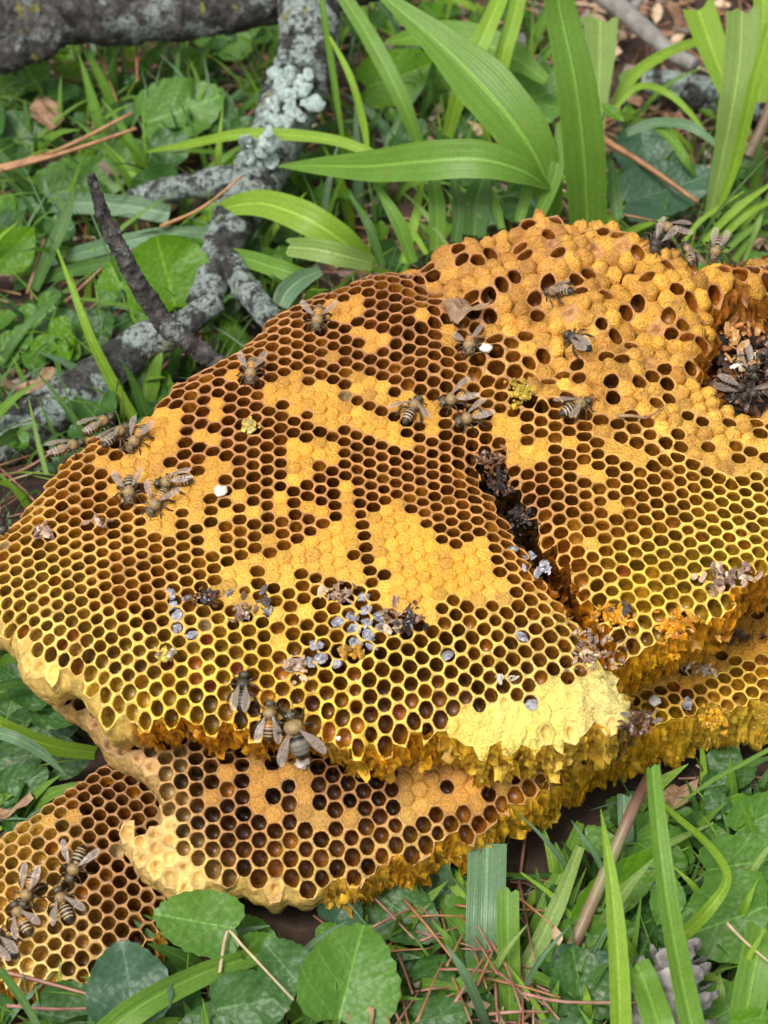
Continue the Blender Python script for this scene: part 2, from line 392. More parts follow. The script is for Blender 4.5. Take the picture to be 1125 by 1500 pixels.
# ------------------------------------------------------------------ honeycomb slabs
class Slab:
    def __init__(s, name, outline, zf, thick, cy, rot, spacing, roll, holes=()):
        s.name, s.zb, s.thick, s.cy, s.rot, s.sp, s.roll = name, zf, thick, cy, rot, spacing, roll
        s.opx = outline
        s.outline = [tuple(s.solve(u, v, s.zb)[:2]) for u, v in outline]
        s.holes = [[tuple(s.solve(u, v, s.zb)[:2]) for u, v in h] for h in holes]
    def solve(s, u, v, zf):
        z = 5.0
        for _ in range(14):
            p = atz(u, v, z); z = 0.4 * z + 0.6 * float(zf(p[0], p[1]))
        return atz(u, v, z)
    def sd(s, pts):
        ins = in_poly(pts, s.outline); d = np.where(ins, 1, -1) * poly_dist(pts, s.outline)
        for h in s.holes:
            i2 = in_poly(pts, h); d = np.minimum(d, np.where(i2, -1, 1) * poly_dist(pts, h))
        return d
    def z(s, x, y):
        x = np.asarray(x, float); y = np.asarray(y, float); sh = np.broadcast(x, y).shape
        P = np.stack([np.broadcast_to(x, sh).ravel(), np.broadcast_to(y, sh).ravel()], 1)
        d = np.clip(s.sd(P), 0, 1.4)
        zz = np.asarray(s.zb(P[:, 0], P[:, 1]), float) - s.roll * (1 - d / 1.4) ** 2
        return zz.reshape(sh) if sh else float(zz[0])
    def at(s, u, v): return s.solve(u, v, lambda x, y: s.z(x, y))
    def normal(s, x, y, e=0.12):
        zx = (s.z(x + e, y) - s.z(x - e, y)) / (2 * e); zy = (s.z(x, y + e) - s.z(x, y - e)) / (2 * e)
        n = np.stack([-zx, -zy, np.ones_like(zx)], -1); return n / np.linalg.norm(n, axis=-1, keepdims=True)

MAIN_OUT = [(-80, 830), (-30, 790), (0, 765), (30, 735), (60, 692), (90, 660), (130, 625), (180, 610), (222, 582), (236, 556), (262, 545), (300, 522), (340, 498), (370, 480),
    (395, 450), (430, 428), (470, 412), (520, 394), (590, 384), (640, 355), (690, 335), (750, 312), (800, 300), (818, 292), (835, 304), (860, 292), (900, 310), (940, 330), (985, 352), (1040, 378), (1075, 372),
    (1125, 365), (1250, 372), (1250, 790), (1125, 848), (1090, 868), (1060, 893), (1030, 915), (1000, 925), (960, 945), (906, 968), (880, 925), (850, 872), (813, 815), (785, 778), (753, 736),
    (732, 706), (715, 687), (704, 676), (701, 681), (725, 711), (751, 747), (774, 790), (806, 836), (843, 886), (880, 936), (910, 988), (955, 1055), (935, 1078),
    (880, 1072), (840, 1086), (790, 1092), (740, 1108), (680, 1098), (640, 1085), (600, 1092), (540, 1106), (500, 1102), (470, 1080), (440, 1070), (400, 1068), (380, 1072), (300, 1066), (250, 1062), (200, 1068), (150, 1052),
    (115, 1030), (103, 1010), (112, 1000), (90, 994), (55, 985), (20, 970), (0, 930), (-30, 900), (-80, 905)]
HOLE = [(1062, 445), (1085, 428), (1125, 420), (1175, 425), (1185, 590), (1125, 588), (1080, 592), (1052, 570), (1040, 530), (1052, 490)]
def z_main(x, y):
    x = np.asarray(x, float); y = np.asarray(y, float)
    z = 8.8 + 0.08 * (y - 43) - 0.035 * np.clip(43 - y, 0, None) ** 2 - 0.008 * np.clip(-x - 3, 0, None) ** 2
    z = z + 1.5 * np.exp(-((x - 8.5) / 6.5) ** 2 - ((y - 58) / 6.0) ** 2)
    z = z - 0.45 * np.exp(-(((x - 3.2) + (y - 55) * 0.75) / 1.3) ** 2) * sstep(49, 55, y)
    z = z + 0.12 * np.sin(x * 0.55 + 0.4) * np.cos(y * 0.45)
    dr = np.exp(-((x - 8.5) / 7.5) ** 4 - ((y - 57) / 6.5) ** 4)
    z = z + dr * (0.22 * np.sin(x * 1.9 + y * 0.7) + 0.18 * np.sin(y * 2.1 - x * 0.8 + 1.0) + 0.10 * np.sin(x * 3.3 - y * 2.7))
    return z
LOW_OUT = [(60, 1010), (112, 1045), (128, 1080), (158, 1108), (212, 1145), (228, 1172), (222, 1196), (185, 1190), (160, 1186), (160, 1205), (182, 1240), (212, 1284), (238, 1308), (285, 1308), (330, 1302), (385, 1308), (430, 1318),
    (470, 1308), (520, 1296), (575, 1268), (610, 1262), (660, 1240), (700, 1222), (760, 1195), (800, 1170), (830, 1135), (860, 1110), (890, 1085), (930, 1082), (970, 1068), (1020, 1052), (1070, 1040), (1125, 1030), (1250, 1020), (1250, 850), (60, 850)]
def z_low(x, y):
    x = np.asarray(x, float); y = np.asarray(y, float)
    s_ = y - 34.7
    zl = 2.4 + 0.58 * np.minimum(s_, 3.6) + 0.25 * np.clip(s_ - 3.6, 0, 6)
    zr = 3.5 + 0.12 * (y - 40) + 0.1 * np.sin(x)
    w = sstep(3.5, 8.5, x)
    return zl * (1 - w) + zr * w + 0.07 * np.sin(x * 0.8) * np.cos(y * 0.9)
THIRD_OUT = [(-70, 1262), (0, 1215), (60, 1165), (130, 1112), (200, 1080), (320, 1085), (320, 1240), (270, 1295), (249, 1345), (240, 1392), (190, 1418), (140, 1450), (100, 1462), (40, 1456), (0, 1446), (-70, 1440)]
def z_third(x, y):
    x = np.asarray(x, float); y = np.asarray(y, float)
    return 0.9 + 0.27 * (y - 31.5) - 0.035 * np.clip(-x - 9.5, 0, None) ** 2 - 0.05 * np.clip(y - 37, 0, None) ** 2
S_MAIN = Slab('honeycomb', MAIN_OUT, z_main, 2.15, 1.0, 2.5, 0.53, 0.5, [HOLE])
S_LOW = Slab('honeycomb', LOW_OUT, z_low, 1.7, 0.90, 0.0, 0.545, 0.3)
S_THIRD = Slab('honeycomb', THIRD_OUT, z_third, 1.9, 0.95, 8.0, 0.525, 0.35)

CAPS_MAIN = [
 [(205, 605), (240, 590), (262, 598), (258, 625), (265, 645), (250, 665), (240, 695), (215, 690), (187, 700), (178, 690), (187, 667), (205, 660)],
 [(139, 672), (178, 675), (176, 695), (140, 692)], [(150, 705), (178, 709), (178, 732), (155, 730)],
 [(235, 545), (262, 540), (262, 575), (238, 585)], [(203, 693), (258, 688), (270, 715), (300, 715), (310, 745), (285, 765), (262, 745), (245, 782), (225, 780), (213, 742)],
 [(312, 586), (331, 586), (334, 620), (316, 622)], [(296, 630), (318, 632), (318, 650), (297, 648)], [(323, 543), (342, 545), (340, 562), (325, 560)],
 [(383, 575), (405, 562), (425, 558), (450, 568), (470, 558), (497, 568), (502, 590), (500, 628), (470, 618), (455, 602), (430, 600), (415, 588), (400, 594)],
 [(428, 537), (447, 540), (445, 553), (428, 552)], [(484, 518), (502, 520), (502, 538), (486, 536)], [(470, 440), (490, 440), (500, 462), (478, 462)],
 [(285, 628), (305, 628), (305, 646), (287, 645)], [(295, 664), (318, 668), (348, 680), (350, 694), (330, 692), (303, 682)], [(287, 690), (312, 692), (311, 715), (290, 713)],
 [(330, 708), (356, 712), (354, 730), (332, 728)], [(354, 703), (372, 705), (370, 718), (355, 716)], [(277, 727), (300, 730), (298, 766), (278, 760)], [(357, 733), (380, 737), (378, 752), (358, 750)],
 [(317, 748), (352, 750), (350, 765), (318, 764)], [(300, 774), (327, 777), (326, 806), (302, 803)], [(383, 779), (408, 781), (407, 798), (384, 796)],
 [(420, 655), (435, 643), (470, 643), (487, 655), (497, 682), (478, 692), (470, 680), (460, 672), (455, 692), (440, 708), (424, 716), (421, 680)],
 [(394, 716), (416, 719), (416, 752), (395, 750)], [(437, 735), (464, 738), (490, 730), (490, 755), (462, 755), (438, 752)], [(495, 709), (518, 714), (520, 750), (497, 748)],
 [(330, 823), (346, 817), (373, 805), (389, 812), (410, 809), (445, 796), (471, 775), (485, 759), (506, 767), (524, 775), (527, 796), (512, 807), (517, 825), (540, 833), (520, 857), (485, 851), (477, 843), (455, 831), (437, 841), (431, 862), (410, 857), (394, 849), (373, 827), (354, 833), (364, 854), (373, 866), (343, 858), (330, 842)],
 [(540, 760), (553, 750), (569, 739), (599, 737), (603, 757), (620, 771), (649, 776), (665, 784), (644, 789), (665, 805), (687, 789), (705, 787), (708, 805), (729, 811), (715, 824), (731, 848), (742, 867), (758, 869), (755, 884), (727, 882), (697, 890), (684, 882), (639, 871), (633, 882), (615, 877), (569, 853), (566, 843), (577, 835), (561, 827), (551, 811), (549, 789), (541, 776)],
 [(499, 713), (515, 723), (519, 745), (523, 775), (512, 800), (513, 830), (522, 852), (495, 852), (493, 720)],
 [(498, 443), (525, 423), (533, 440), (517, 467), (500, 472)], [(516, 478), (545, 484), (577, 478), (580, 502), (545, 512), (533, 500)],
 [(525, 548), (560, 560), (568, 573), (600, 580), (612, 578), (625, 588), (642, 594), (648, 610), (642, 635), (620, 625), (600, 617), (560, 602), (546, 587), (518, 577), (505, 560)],
 [(500, 580), (520, 588), (545, 608), (580, 613), (602, 640), (610, 657), (590, 658), (575, 647), (545, 637), (520, 627), (498, 612)], [(612, 550), (632, 550), (630, 568), (612, 567)],
 [(604, 455), (622, 457), (620, 470), (605, 469)], [(634, 478), (672, 480), (672, 512), (655, 510), (640, 495)], [(730, 602), (752, 604), (752, 648), (732, 646)], [(735, 643), (805, 648), (802, 676), (770, 690), (740, 675)],
 [(825, 639), (851, 641), (849, 659), (826, 657)], [(887, 647), (944, 657), (942, 675), (890, 668)], [(855, 685), (878, 687), (876, 707), (858, 705)], [(884, 730), (907, 732), (905, 753), (886, 751)], [(850, 778), (872, 780), (870, 801), (853, 799)],
 [(590, 870), (640, 878), (640, 905), (600, 910), (560, 880), (545, 855), (570, 855)], [(330, 842), (345, 860), (385, 875), (420, 890), (405, 905), (375, 895), (340, 890), (310, 870)],
 [(440, 880), (460, 880), (465, 905), (440, 905)], [(400, 925), (430, 930), (425, 950), (398, 945)]]
DRONE = [(585, 392), (640, 352), (700, 328), (760, 305), (860, 285), (945, 325), (1040, 372), (1125, 360), (1270, 360), (1270, 700), (1125, 692), (1080, 692), (1040, 682), (1000, 672), (985, 648), (960, 660), (920, 655), (880, 630), (850, 600), (820, 580), (790, 575), (740, 560), (720, 530), (690, 490), (655, 450), (640, 425), (610, 405)]
DRONE_OPEN = [(754, 357), (760, 378), (887, 332), (915, 343), (840, 315), (867, 340), (812, 367), (747, 402), (805, 417), (882, 427), (780, 430), (792, 450), (795, 467), (705, 437), (727, 440), (922, 368), (937, 405), (917, 457), (935, 450),
 (982, 455), (1005, 470), (980, 480), (997, 495), (872, 475), (900, 485), (930, 497), (885, 512), (910, 527), (840, 535), (815, 550), (842, 555), (940, 552), (962, 547), (970, 580), (927, 605), (897, 617), (952, 615), (925, 627), (952, 635), (927, 647), (977, 642), (957, 652), (957, 675),
 (1027, 612), (1070, 627), (1095, 662), (1070, 647), (1045, 690), (730, 495), (752, 500), (737, 512), (762, 520), (785, 525), (767, 540), (727, 545), (747, 555), (775, 557), (795, 565), (632, 390), (640, 410), (605, 380), (620, 400), (690, 440), (900, 640), (880, 612),
 (1060, 400), (1085, 395), (1110, 402), (1045, 420), (1010, 440), (700, 465), (720, 470), (1020, 505), (1018, 525), (820, 310)]
CRUST = [(645, 1068), (690, 1042), (740, 1028), (800, 1012), (815, 985), (850, 965), (880, 960), (955, 1050), (930, 1085), (880, 1080), (800, 1102), (720, 1112), (650, 1100)]
PITS_MAIN = [[(-90, 925), (0, 912), (40, 948), (80, 968), (108, 990), (118, 1012), (128, 1040), (110, 1035), (0, 975), (-90, 950)]]
POLLEN = [(400, 985, (.45, .16, .02)), (395, 1012, (.5, .22, .02)), (375, 1005, (.5, .2, .02)), (400, 1025, (.55, .26, .02)), (478, 1065, (.6, .25, .03)), (495, 1075, (.6, .2, .02)), (507, 1090, (.6, .27, .03)), (455, 1040, (.22, .07, .015)), (578, 1045, (.28, .10, .015)), (594, 1033, (.5, .16, .03)), (614, 1022, (.3, .11, .015)), (618, 1047, (.2, .07, .012)), (636, 1030, (.3, .13, .02)), (660, 1042, (.22, .1, .02)), (680, 1028, (.26, .12, .03)), (640, 1065, (.2, .08, .02)), (310, 940, (.4, .12, .02)), (285, 965, (.42, .15, .02)), (290, 990, (.45, .17, .03)), (300, 1000, (.35, .1, .03)), (905, 830, (.4, .12, .02)), (850, 775, (.5, .22, .02)), (840, 795, (.55, .25, .03)), (1095, 850, (.5, .25, .02)), (340, 985, (.4, .12, .03))]
COLS_MAIN = [  # u, v, rim wax, cell lining, capping
 (300, 600, (.52, .29, .11, .085, .034, .007, .66, .36, .06)), (560, 450, (.42, .23, .09, .10, .042, .010, .60, .33, .07)), (480, 720, (.55, .31, .10, .085, .034, .007, .70, .41, .06)),
 (640, 700, (.55, .32, .10, .08, .032, .007, .70, .40, .06)), (650, 820, (.60, .38, .10, .10, .042, .008, .74, .45, .06)), (120, 730, (.56, .34, .11, .14, .065, .010, .66, .38, .07)), (40, 780, (.62, .42, .13, .28, .13, .014, .66, .42, .08)), (60, 860, (.74, .54, .16, .30, .17, .025, .70, .48, .12)),
 (200, 860, (.62, .39, .13, .13, .06, .010, .66, .40, .08)), (180, 960, (.76, .56, .16, .30, .17, .022, .74, .55, .15)), (60, 960, (.76, .58, .20, .40, .25, .05, .76, .58, .2)), (260, 1040, (.80, .62, .10, .42, .26, .018, .78, .6, .12)), (150, 1040, (.80, .62, .18, .5, .34, .05, .78, .6, .18)), (390, 1040, (.78, .52, .08, .30, .14, .01, .76, .5, .08)), (500, 1060, (.78, .60, .10, .28, .13, .012, .76, .58, .12)),
 (620, 960, (.74, .58, .16, .13, .075, .012, .72, .5, .12)), (560, 1020, (.78, .63, .16, .15, .08, .012, .76, .6, .15)), (850, 920, (.70, .55, .22, .14, .08, .015, .72, .6, .22)), (780, 1050, (.80, .72, .26, .24, .14, .03, .80, .72, .25)), (900, 1030, (.74, .66, .32, .2, .12, .04, .72, .64, .32)),
 (800, 620, (.60, .38, .11, .15, .07, .010, .70, .42, .07)), (770, 740, (.5, .28, .09, .08, .035, .008, .66, .4, .08)), (950, 720, (.66, .44, .14, .13, .065, .010, .72, .45, .08)), (1080, 780, (.72, .58, .16, .22, .13, .015, .72, .5, .1)), (930, 870, (.78, .60, .10, .38, .21, .012, .75, .5, .08)), (1080, 850, (.78, .64, .14, .42, .26, .02, .75, .55, .1)), (820, 830, (.64, .38, .10, .2, .08, .01, .66, .4, .08)),
 (760, 380, (.48, .28, .10, .12, .05, .01, .60, .34, .08)), (950, 430, (.56, .34, .10, .13, .055, .01, .72, .43, .07)), (1050, 470, (.5, .28, .08, .16, .06, .01, .70, .42, .06)), (880, 560, (.56, .35, .11, .10, .045, .01, .68, .41, .09)), (1060, 640, (.62, .42, .13, .12, .06, .01, .74, .48, .10))]
CAPS_LOW = [[(358, 1097), (378, 1097), (378, 1114), (358, 1114)], [(330, 1128), (350, 1128), (350, 1146), (330, 1146)], [(308, 1155), (328, 1155), (328, 1176), (308, 1176)], [(372, 1124), (400, 1122), (440, 1126), (462, 1128), (460, 1206), (436, 1204), (437, 1160), (430, 1150), (395, 1148), (394, 1194), (372, 1192)],
 [(393, 1183), (414, 1183), (414, 1202), (393, 1202)], [(455, 1198), (478, 1198), (478, 1218), (455, 1218)], [(497, 1183), (518, 1183), (518, 1204), (497, 1204)], [(585, 1100), (760, 1100), (742, 1145), (737, 1172), (715, 1187), (665, 1192), (640, 1182), (620, 1202), (595, 1207), (584, 1180)], [(750, 1146), (772, 1146), (772, 1166), (750, 1166)],
 [(560, 1090), (640, 1095), (640, 1125), (585, 1125)], [(920, 960), (1040, 915), (1250, 890), (1250, 950), (1125, 962), (1085, 960), (1050, 985), (1015, 1003), (985, 1003), (950, 1010)]]
OPEN_LOW = [(656, 1156), (719, 1153), (636, 1184), (995, 985), (1000, 1010), (975, 1008), (985, 1040), (1053, 963), (1078, 975)]
PITS_LOW = [[(50, 1000), (112, 1040), (160, 1062), (215, 1100), (232, 1150), (236, 1195), (250, 1205), (268, 1235), (272, 1275), (330, 1290), (430, 1308), (435, 1330), (200, 1330), (140, 1180), (215, 1170), (120, 1090)]]
COLS_LOW = [(350, 1180, (.46, .28, .10, .055, .024, .006, .52, .29, .07)), (520, 1130, (.40, .23, .08, .05, .022, .006, .46, .25, .06)), (680, 1150, (.44, .26, .08, .07, .028, .006, .56, .31, .07)), (450, 1270, (.60, .46, .14, .12, .065, .015, .6, .42, .14)), (250, 1280, (.68, .52, .22, .3, .2, .07, .68, .52, .22)), (150, 1085, (.48, .34, .14, .18, .11, .04, .5, .35, .14)), (190, 1200, (.66, .50, .22, .3, .2, .07, .66, .5, .22)), (620, 1240, (.58, .42, .14, .15, .08, .012, .56, .4, .12)), (780, 1160, (.56, .36, .10, .18, .08, .01, .55, .35, .08)), (870, 1100, (.6, .42, .08, .3, .17, .012, .6, .4, .08)), (1000, 1010, (.62, .36, .08, .14, .06, .008, .60, .34, .04)), (1080, 1020, (.72, .52, .10, .3, .16, .015, .62, .36, .04)), (1000, 1060, (.76, .6, .1, .45, .26, .015, .7, .5, .08))]
CAPS_THIRD = [[(62, 1196), (84, 1194), (86, 1215), (66, 1216)], [(95, 1180), (112, 1180), (112, 1196), (96, 1196)], [(120, 1140), (140, 1140), (140, 1156), (121, 1156)]]
COLS_THIRD = [(180, 1280, (.42, .27, .11, .07, .034, .01, .52, .3, .08)), (150, 1150, (.38, .24, .10, .06, .03, .01, .46, .27, .08)), (40, 1230, (.56, .41, .15, .30, .18, .03, .55, .36, .1)), (30, 1320, (.62, .46, .17, .28, .16, .03, .6, .4, .12)), (100, 1400, (.62, .48, .2, .18, .1, .02, .6, .4, .12)), (60, 1450, (.78, .68, .36, .4, .27, .06, .7, .55, .2)), (220, 1370, (.5, .34, .13, .13, .07, .015, .5, .33, .1))]
T_, S_ = 1.0, 0.0
EDGE_MAIN = [(60, 690, (0, .52, .34, .14)), (250, 560, (0, .55, .33, .12)), (450, 420, (0, .32, .19, .09)), (700, 330, (0, .42, .25, .1)), (860, 297, (0, .5, .3, .1)), (1000, 360, (1, .4, .22, .06)), (1070, 500, (1, .34, .15, .03)), (1050, 560, (1, .4, .2, .05)), (1110, 590, (1, .3, .15, .04)),
 (700, 690, (1, .05, .025, .012)), (760, 770, (1, .045, .022, .01)), (820, 860, (1, .24, .09, .015)), (870, 930, (1, .62, .30, .02)), (950, 950, (1, .6, .36, .03)), (1000, 930, (1, .58, .32, .03)), (1100, 870, (1, .5, .25, .03)), (955, 1055, (1, .11, .065, .04)), (930, 1080, (1, .14, .09, .05)), (880, 1085, (1, .62, .46, .10)), (700, 1105, (1, .72, .52, .09)), (600, 1100, (1, .66, .38, .03)), (480, 1100, (1, .55, .38, .06)), (430, 1080, (1, .5, .28, .03)), (300, 1080, (1, .52, .25, .02)), (230, 1085, (1, .62, .34, .03)), (150, 1055, (0, .78, .6, .2)), (105, 1010, (0, .76, .6, .22)), (20, 970, (0, .76, .6, .24))]
EDGE_LOW = [(120, 1060, (0, .48, .34, .15)), (215, 1150, (0, .5, .36, .16)), (165, 1195, (0, .68, .53, .25)), (230, 1310, (0, .68, .53, .24)), (330, 1305, (0, .68, .53, .2)), (430, 1320, (0, .62, .48, .18)), (520, 1300, (1, .5, .34, .07)), (620, 1275, (1, .5, .3, .04)), (750, 1220, (1, .55, .38, .05)), (850, 1165, (1, .5, .34, .04)), (900, 1085, (1, .58, .40, .04)), (1000, 1140, (1, .62, .43, .05)), (1100, 1060, (1, .66, .5, .1))]
EDGE_THIRD = [(60, 1170, (0, .52, .38, .16)), (0, 1480, (1, .5, .3, .06)), (100, 1480, (1, .34, .18, .03)), (240, 1400, (1, .42, .27, .06)), (250, 1340, (0, .5, .36, .14))]

def hexgrid(x0, x1, q0, q1, sp, rot):
    a = math.radians(rot); pts = []
    e1 = np.array([math.cos(math.radians(90) + a), math.sin(math.radians(90) + a)]) * sp
    e2 = np.array([math.cos(math.radians(30) + a), math.sin(math.radians(30) + a)]) * sp
    c = np.array([(x0 + x1) / 2, (q0 + q1) / 2]); R = int(max(x1 - x0, q1 - q0) / sp) + 6
    i, j = np.meshgrid(np.arange(-R, R + 1), np.arange(-R, R + 1))
    P = c + i.reshape(-1, 1) * e1 + j.reshape(-1, 1) * e2
    return P[(P[:, 0] > x0) & (P[:, 0] < x1) & (P[:, 1] > q0) & (P[:, 1] < q1)]

def confmap(Q, k=0.0051, y0=49.0):
    th = k * Q[:, 0]; r = np.exp(k * (Q[:, 1] - y0)) / k
    return np.stack([r * np.sin(th), r * np.cos(th) - 1 / k + y0], 1)
def make_slab(S, caps, cols, edges, label, group=None, drone=None, drone_open=(), crust=None, pits=(), opens=(), pollen=(), n_ind=300):
    O = np.array(S.outline); cy = S.cy
    x0, y0 = O.min(0) - 1.5; x1, y1 = O.max(0) + 1.5
    gp = 4.0 if S is S_MAIN else 0.0
    P = hexgrid(x0 - gp, x1 + gp, y0 / cy - gp, y1 / cy + gp, S.sp, S.rot)
    if gp: P = confmap(P)
    def toxy(Q): return np.stack([Q[:, 0], Q[:, 1] * cy], 1)
    def px_of(XY): return topx(np.column_stack([XY, S.zb(XY[:, 0], XY[:, 1])]))
    if drone is not None:
        D = confmap(hexgrid(x0 - gp, x1 + gp, y0 / cy - gp, y1 / cy + gp, S.sp * 1.12, S.rot + 8))
        ind = in_poly(px_of(toxy(D)), drone); inw = in_poly(px_of(toxy(P)), drone)
        D = D[ind]; P = P[~inw]
        d = np.sqrt(((P[:, None] - D[None]) ** 2).sum(2)); P = P[d.min(1) > 0.44]
        nP = len(P); P = np.vstack([P, D])
        rad = np.concatenate([np.full(nP, S.sp), np.full(len(D), S.sp * 1.12)])
        near = np.abs(poly_dist(px_of(toxy(P)), drone)) < 45
        for _ in range(14):                       # let the two cell sizes settle where they meet
            I = np.where(near)[0]
            df = P[I][:, None] - P[None]; dd = np.sqrt((df ** 2).sum(2)) + 1e-6
            want = 0.5 * (rad[I][:, None] + rad[None])
            push = np.clip(want - dd, 0, None); push[dd < 1e-4] = 0
            P[I] += (df / dd[..., None] * push[..., None]).sum(1) * 0.3
    w = np.stack([np.sin(P[:, 1] * 0.35 + 1.0) + 0.6 * np.sin(P[:, 0] * 0.5 + P[:, 1] * 0.2), np.sin(P[:, 0] * 0.32) + 0.6 * np.cos(P[:, 1] * 0.45 - P[:, 0] * 0.15)], 1)
    P = P + 0.22 * w + rng.normal(0, 0.021, P.shape)
    XY = toxy(P); sdv = S.sd(XY)
    keep = sdv > 0.24
    sel = sdv > -1.4
    P, XY, keep = P[sel], XY[sel], keep[sel]
    out = delaunay_2d_cdt([Vector(p) for p in P.tolist()], [], [], 0, 1e-7)
    assert len(out[0]) == len(P)
    T = np.array([t for t in out[2]]); P = np.array([tuple(v) for v in out[0]])
    orig = np.array([o[0] for o in out[3]]); keep = keep[orig]; XY = toxy(P)
    A, B, C = P[T[:, 0]], P[T[:, 1]], P[T[:, 2]]
    dd = 2 * (A[:, 0] * (B[:, 1] - C[:, 1]) + B[:, 0] * (C[:, 1] - A[:, 1]) + C[:, 0] * (A[:, 1] - B[:, 1])) + 1e-12
    a2, b2, c2 = (A ** 2).sum(1), (B ** 2).sum(1), (C ** 2).sum(1)
    CC = np.stack([(a2 * (B[:, 1] - C[:, 1]) + b2 * (C[:, 1] - A[:, 1]) + c2 * (A[:, 1] - B[:, 1])) / dd,
                   (a2 * (C[:, 0] - B[:, 0]) + b2 * (A[:, 0] - C[:, 0]) + c2 * (B[:, 0] - A[:, 0])) / dd], 1)
    cen = (A + B + C) / 3; bad = np.linalg.norm(CC - cen, axis=1) > 0.35; CC[bad] = cen[bad]
    edge_t = ~(keep[T].all(1)); CC[edge_t] += rng.normal(0, .055, (edge_t.sum(), 2))
    inc = [[] for _ in P]
    for ti, t in enumerate(T.tolist()):
        for k in t: inc[k].append(ti)
    cells = {}
    for i in np.where(keep)[0]:
        ts = inc[i]
        if len(ts) < 4: continue
        an = np.arctan2(CC[ts, 1] - P[i, 1], CC[ts, 0] - P[i, 0])
        cells[i] = [ts[k] for k in np.argsort(an)]
    ids = np.array(sorted(cells)); cpx = topx(np.column_stack([XY[ids], S.z(XY[ids, 0], XY[ids, 1])]))
    # ---- what each cell is
    kind = np.array(['open'] * len(ids), dtype=object)
    for c in caps: kind[in_poly(cpx, c)] = 'cap'
    if drone is not None:
        kind[in_poly(cpx, drone)] = 'dome'
        kind[(kind == 'dome') & (rng.random(len(ids)) < 0.15)] = 'open'
        kind[(kind == 'dome') & (rng.random(len(ids)) < 0.06)] = 'pit'
    if crust is not None:
        ci_ = in_poly(cpx, crust); kind[ci_] = 'crust'; dd_ = poly_dist(cpx, crust); kind[ci_ & (dd_ < 22) & (cpx[:, 1] < 1070) & (rng.random(len(ids)) < .4)] = 'open'; kind[ci_ & (rng.random(len(ids)) < .14)] = 'pit'
    for c in pits: kind[in_poly(cpx, c)] = 'pit'
    for (u, v) in list(drone_open) + list(opens):
        d = np.hypot(cpx[:, 0] - u, (cpx[:, 1] - v) * 1.2); kind[d.argmin()] = 'open' if d.min() < 20 else kind[d.argmin()]
    cv = idw(cpx, cols); rim, lin, capc = cv[:, 0:3], cv[:, 3:6], cv[:, 6:9]
    if S is not S_MAIN: lin = lin * 1.5
    br = sstep(.70, .5, rim[:, 0])[:, None]; rim = rim * (1 + br * (np.array([1.0, .92, 1.25]) - 1))
    fill = {}
    for (u, v, c) in pollen:
        d = np.hypot(cpx[:, 0] - u, cpx[:, 1] - v); k = d.argmin()
        if d.min() < 16 and kind[k] in ('open', 'crust'): kind[k] = 'open'; fill[k] = c
    for k in np.where(kind == 'open')[0]:       # a few cells hold a pale larva or glistening honey
        q_ = rng.random()
        if k not in fill and q_ < .004: fill[k] = (.50, .36, .16)
        elif k not in fill and q_ < .09: fill[k] = (.34, .13, .012)
    # ---- heights of the shared corners
    low = {}
    for k, i in enumerate(ids):
        for t in cells[i]: low.setdefault(t, []).append({'open': 0.0, 'cap': -0.075, 'dome': -0.13, 'crust': 0.031, 'pit': 0.0}[kind[k]])
    def crust_h(x, y): return 0.16 * noise.noise(Vector((x * 1.7, y * 1.7, 2))) + 0.12 * noise.noise(Vector((x * 3.8, y * 3.8, 5))) + 0.06 * noise.noise(Vector((x * 9, y * 9, 1))) + 0.03
    vh = {t: (crust_h(*CC[t]) if len(a) and all(h == 0.031 for h in a) else max(a)) + rng.normal(0, 0.012) for t, a in low.items()}
    ccpx = topx(np.column_stack([toxy(CC), S.zb(CC[:, 0], CC[:, 1] * cy)]))
    ragged = sstep(60, 10, poly_dist(ccpx, [(420, 990), (640, 960), (850, 930), (950, 1050), (700, 1100), (480, 1090)])) if S is S_MAIN else np.zeros(len(CC))
    nrm = S.normal(XY[ids, 0], XY[ids, 1])
    ck = kind == 'crust'
    if ck.any(): nrm[ck] = nrm[ck].mean(0)
    rec = []
    AX, AY, AH, AC = [], [], [], []
    for k, i in enumerate(ids):
        ts = cells[i]; n0 = len(ts); c = CC[ts].mean(0)
        b = []; hb = []
        for q in range(n0):
            t1, t2 = ts[q], ts[(q + 1) % n0]
            j1 = vh[t1] + (ragged[t1] * 0.10 * math.sin(t1 * 12.9898)); j2 = vh[t2] + (ragged[t2] * 0.10 * math.sin(t2 * 12.9898))
            b += [CC[t1], (CC[t1] + CC[t2]) / 2]; hb += [j1, (j1 + j2) / 2]
        b = np.array(b); hb = np.array(hb); m = len(b); rel = b - c; r = np.linalg.norm(rel, axis=1); rm = r.mean(); dirn = rel / r[:, None]
        K = kind[k]; rings = []; mats = []
        jit = rng.normal(0, 1, 6)
        if K == 'open' or K == 'pit':
            wall = 0.031 + 0.014 * abs(jit[0]); rnd = 0.84
            if rng.random() < .15: wall += .03 * rng.random()
            if K == 'pit': wall = rm * rng.uniform(0.3, 0.75); rnd = 0.9
            if drone is not None and rm > 0.33: wall += 0.02
            rh = (1 - rnd) * (r - wall) + rnd * (rm * 0.97 - wall)
            rh = np.clip(rh * (1 + 0.03 * np.sin(np.arange(m) * 2 * math.pi / m * 2 + jit[1] * 3)), 0.03, r * 0.96)
            rings.append((b, hb)); rings.append((c + dirn * ((r * 0.45 + rh * 0.55)[:, None]), hb * 0.9 - 0.004)); rings.append((c + dirn * rh[:, None], hb * 0.5 - 0.035))
            mats += [0, 0]
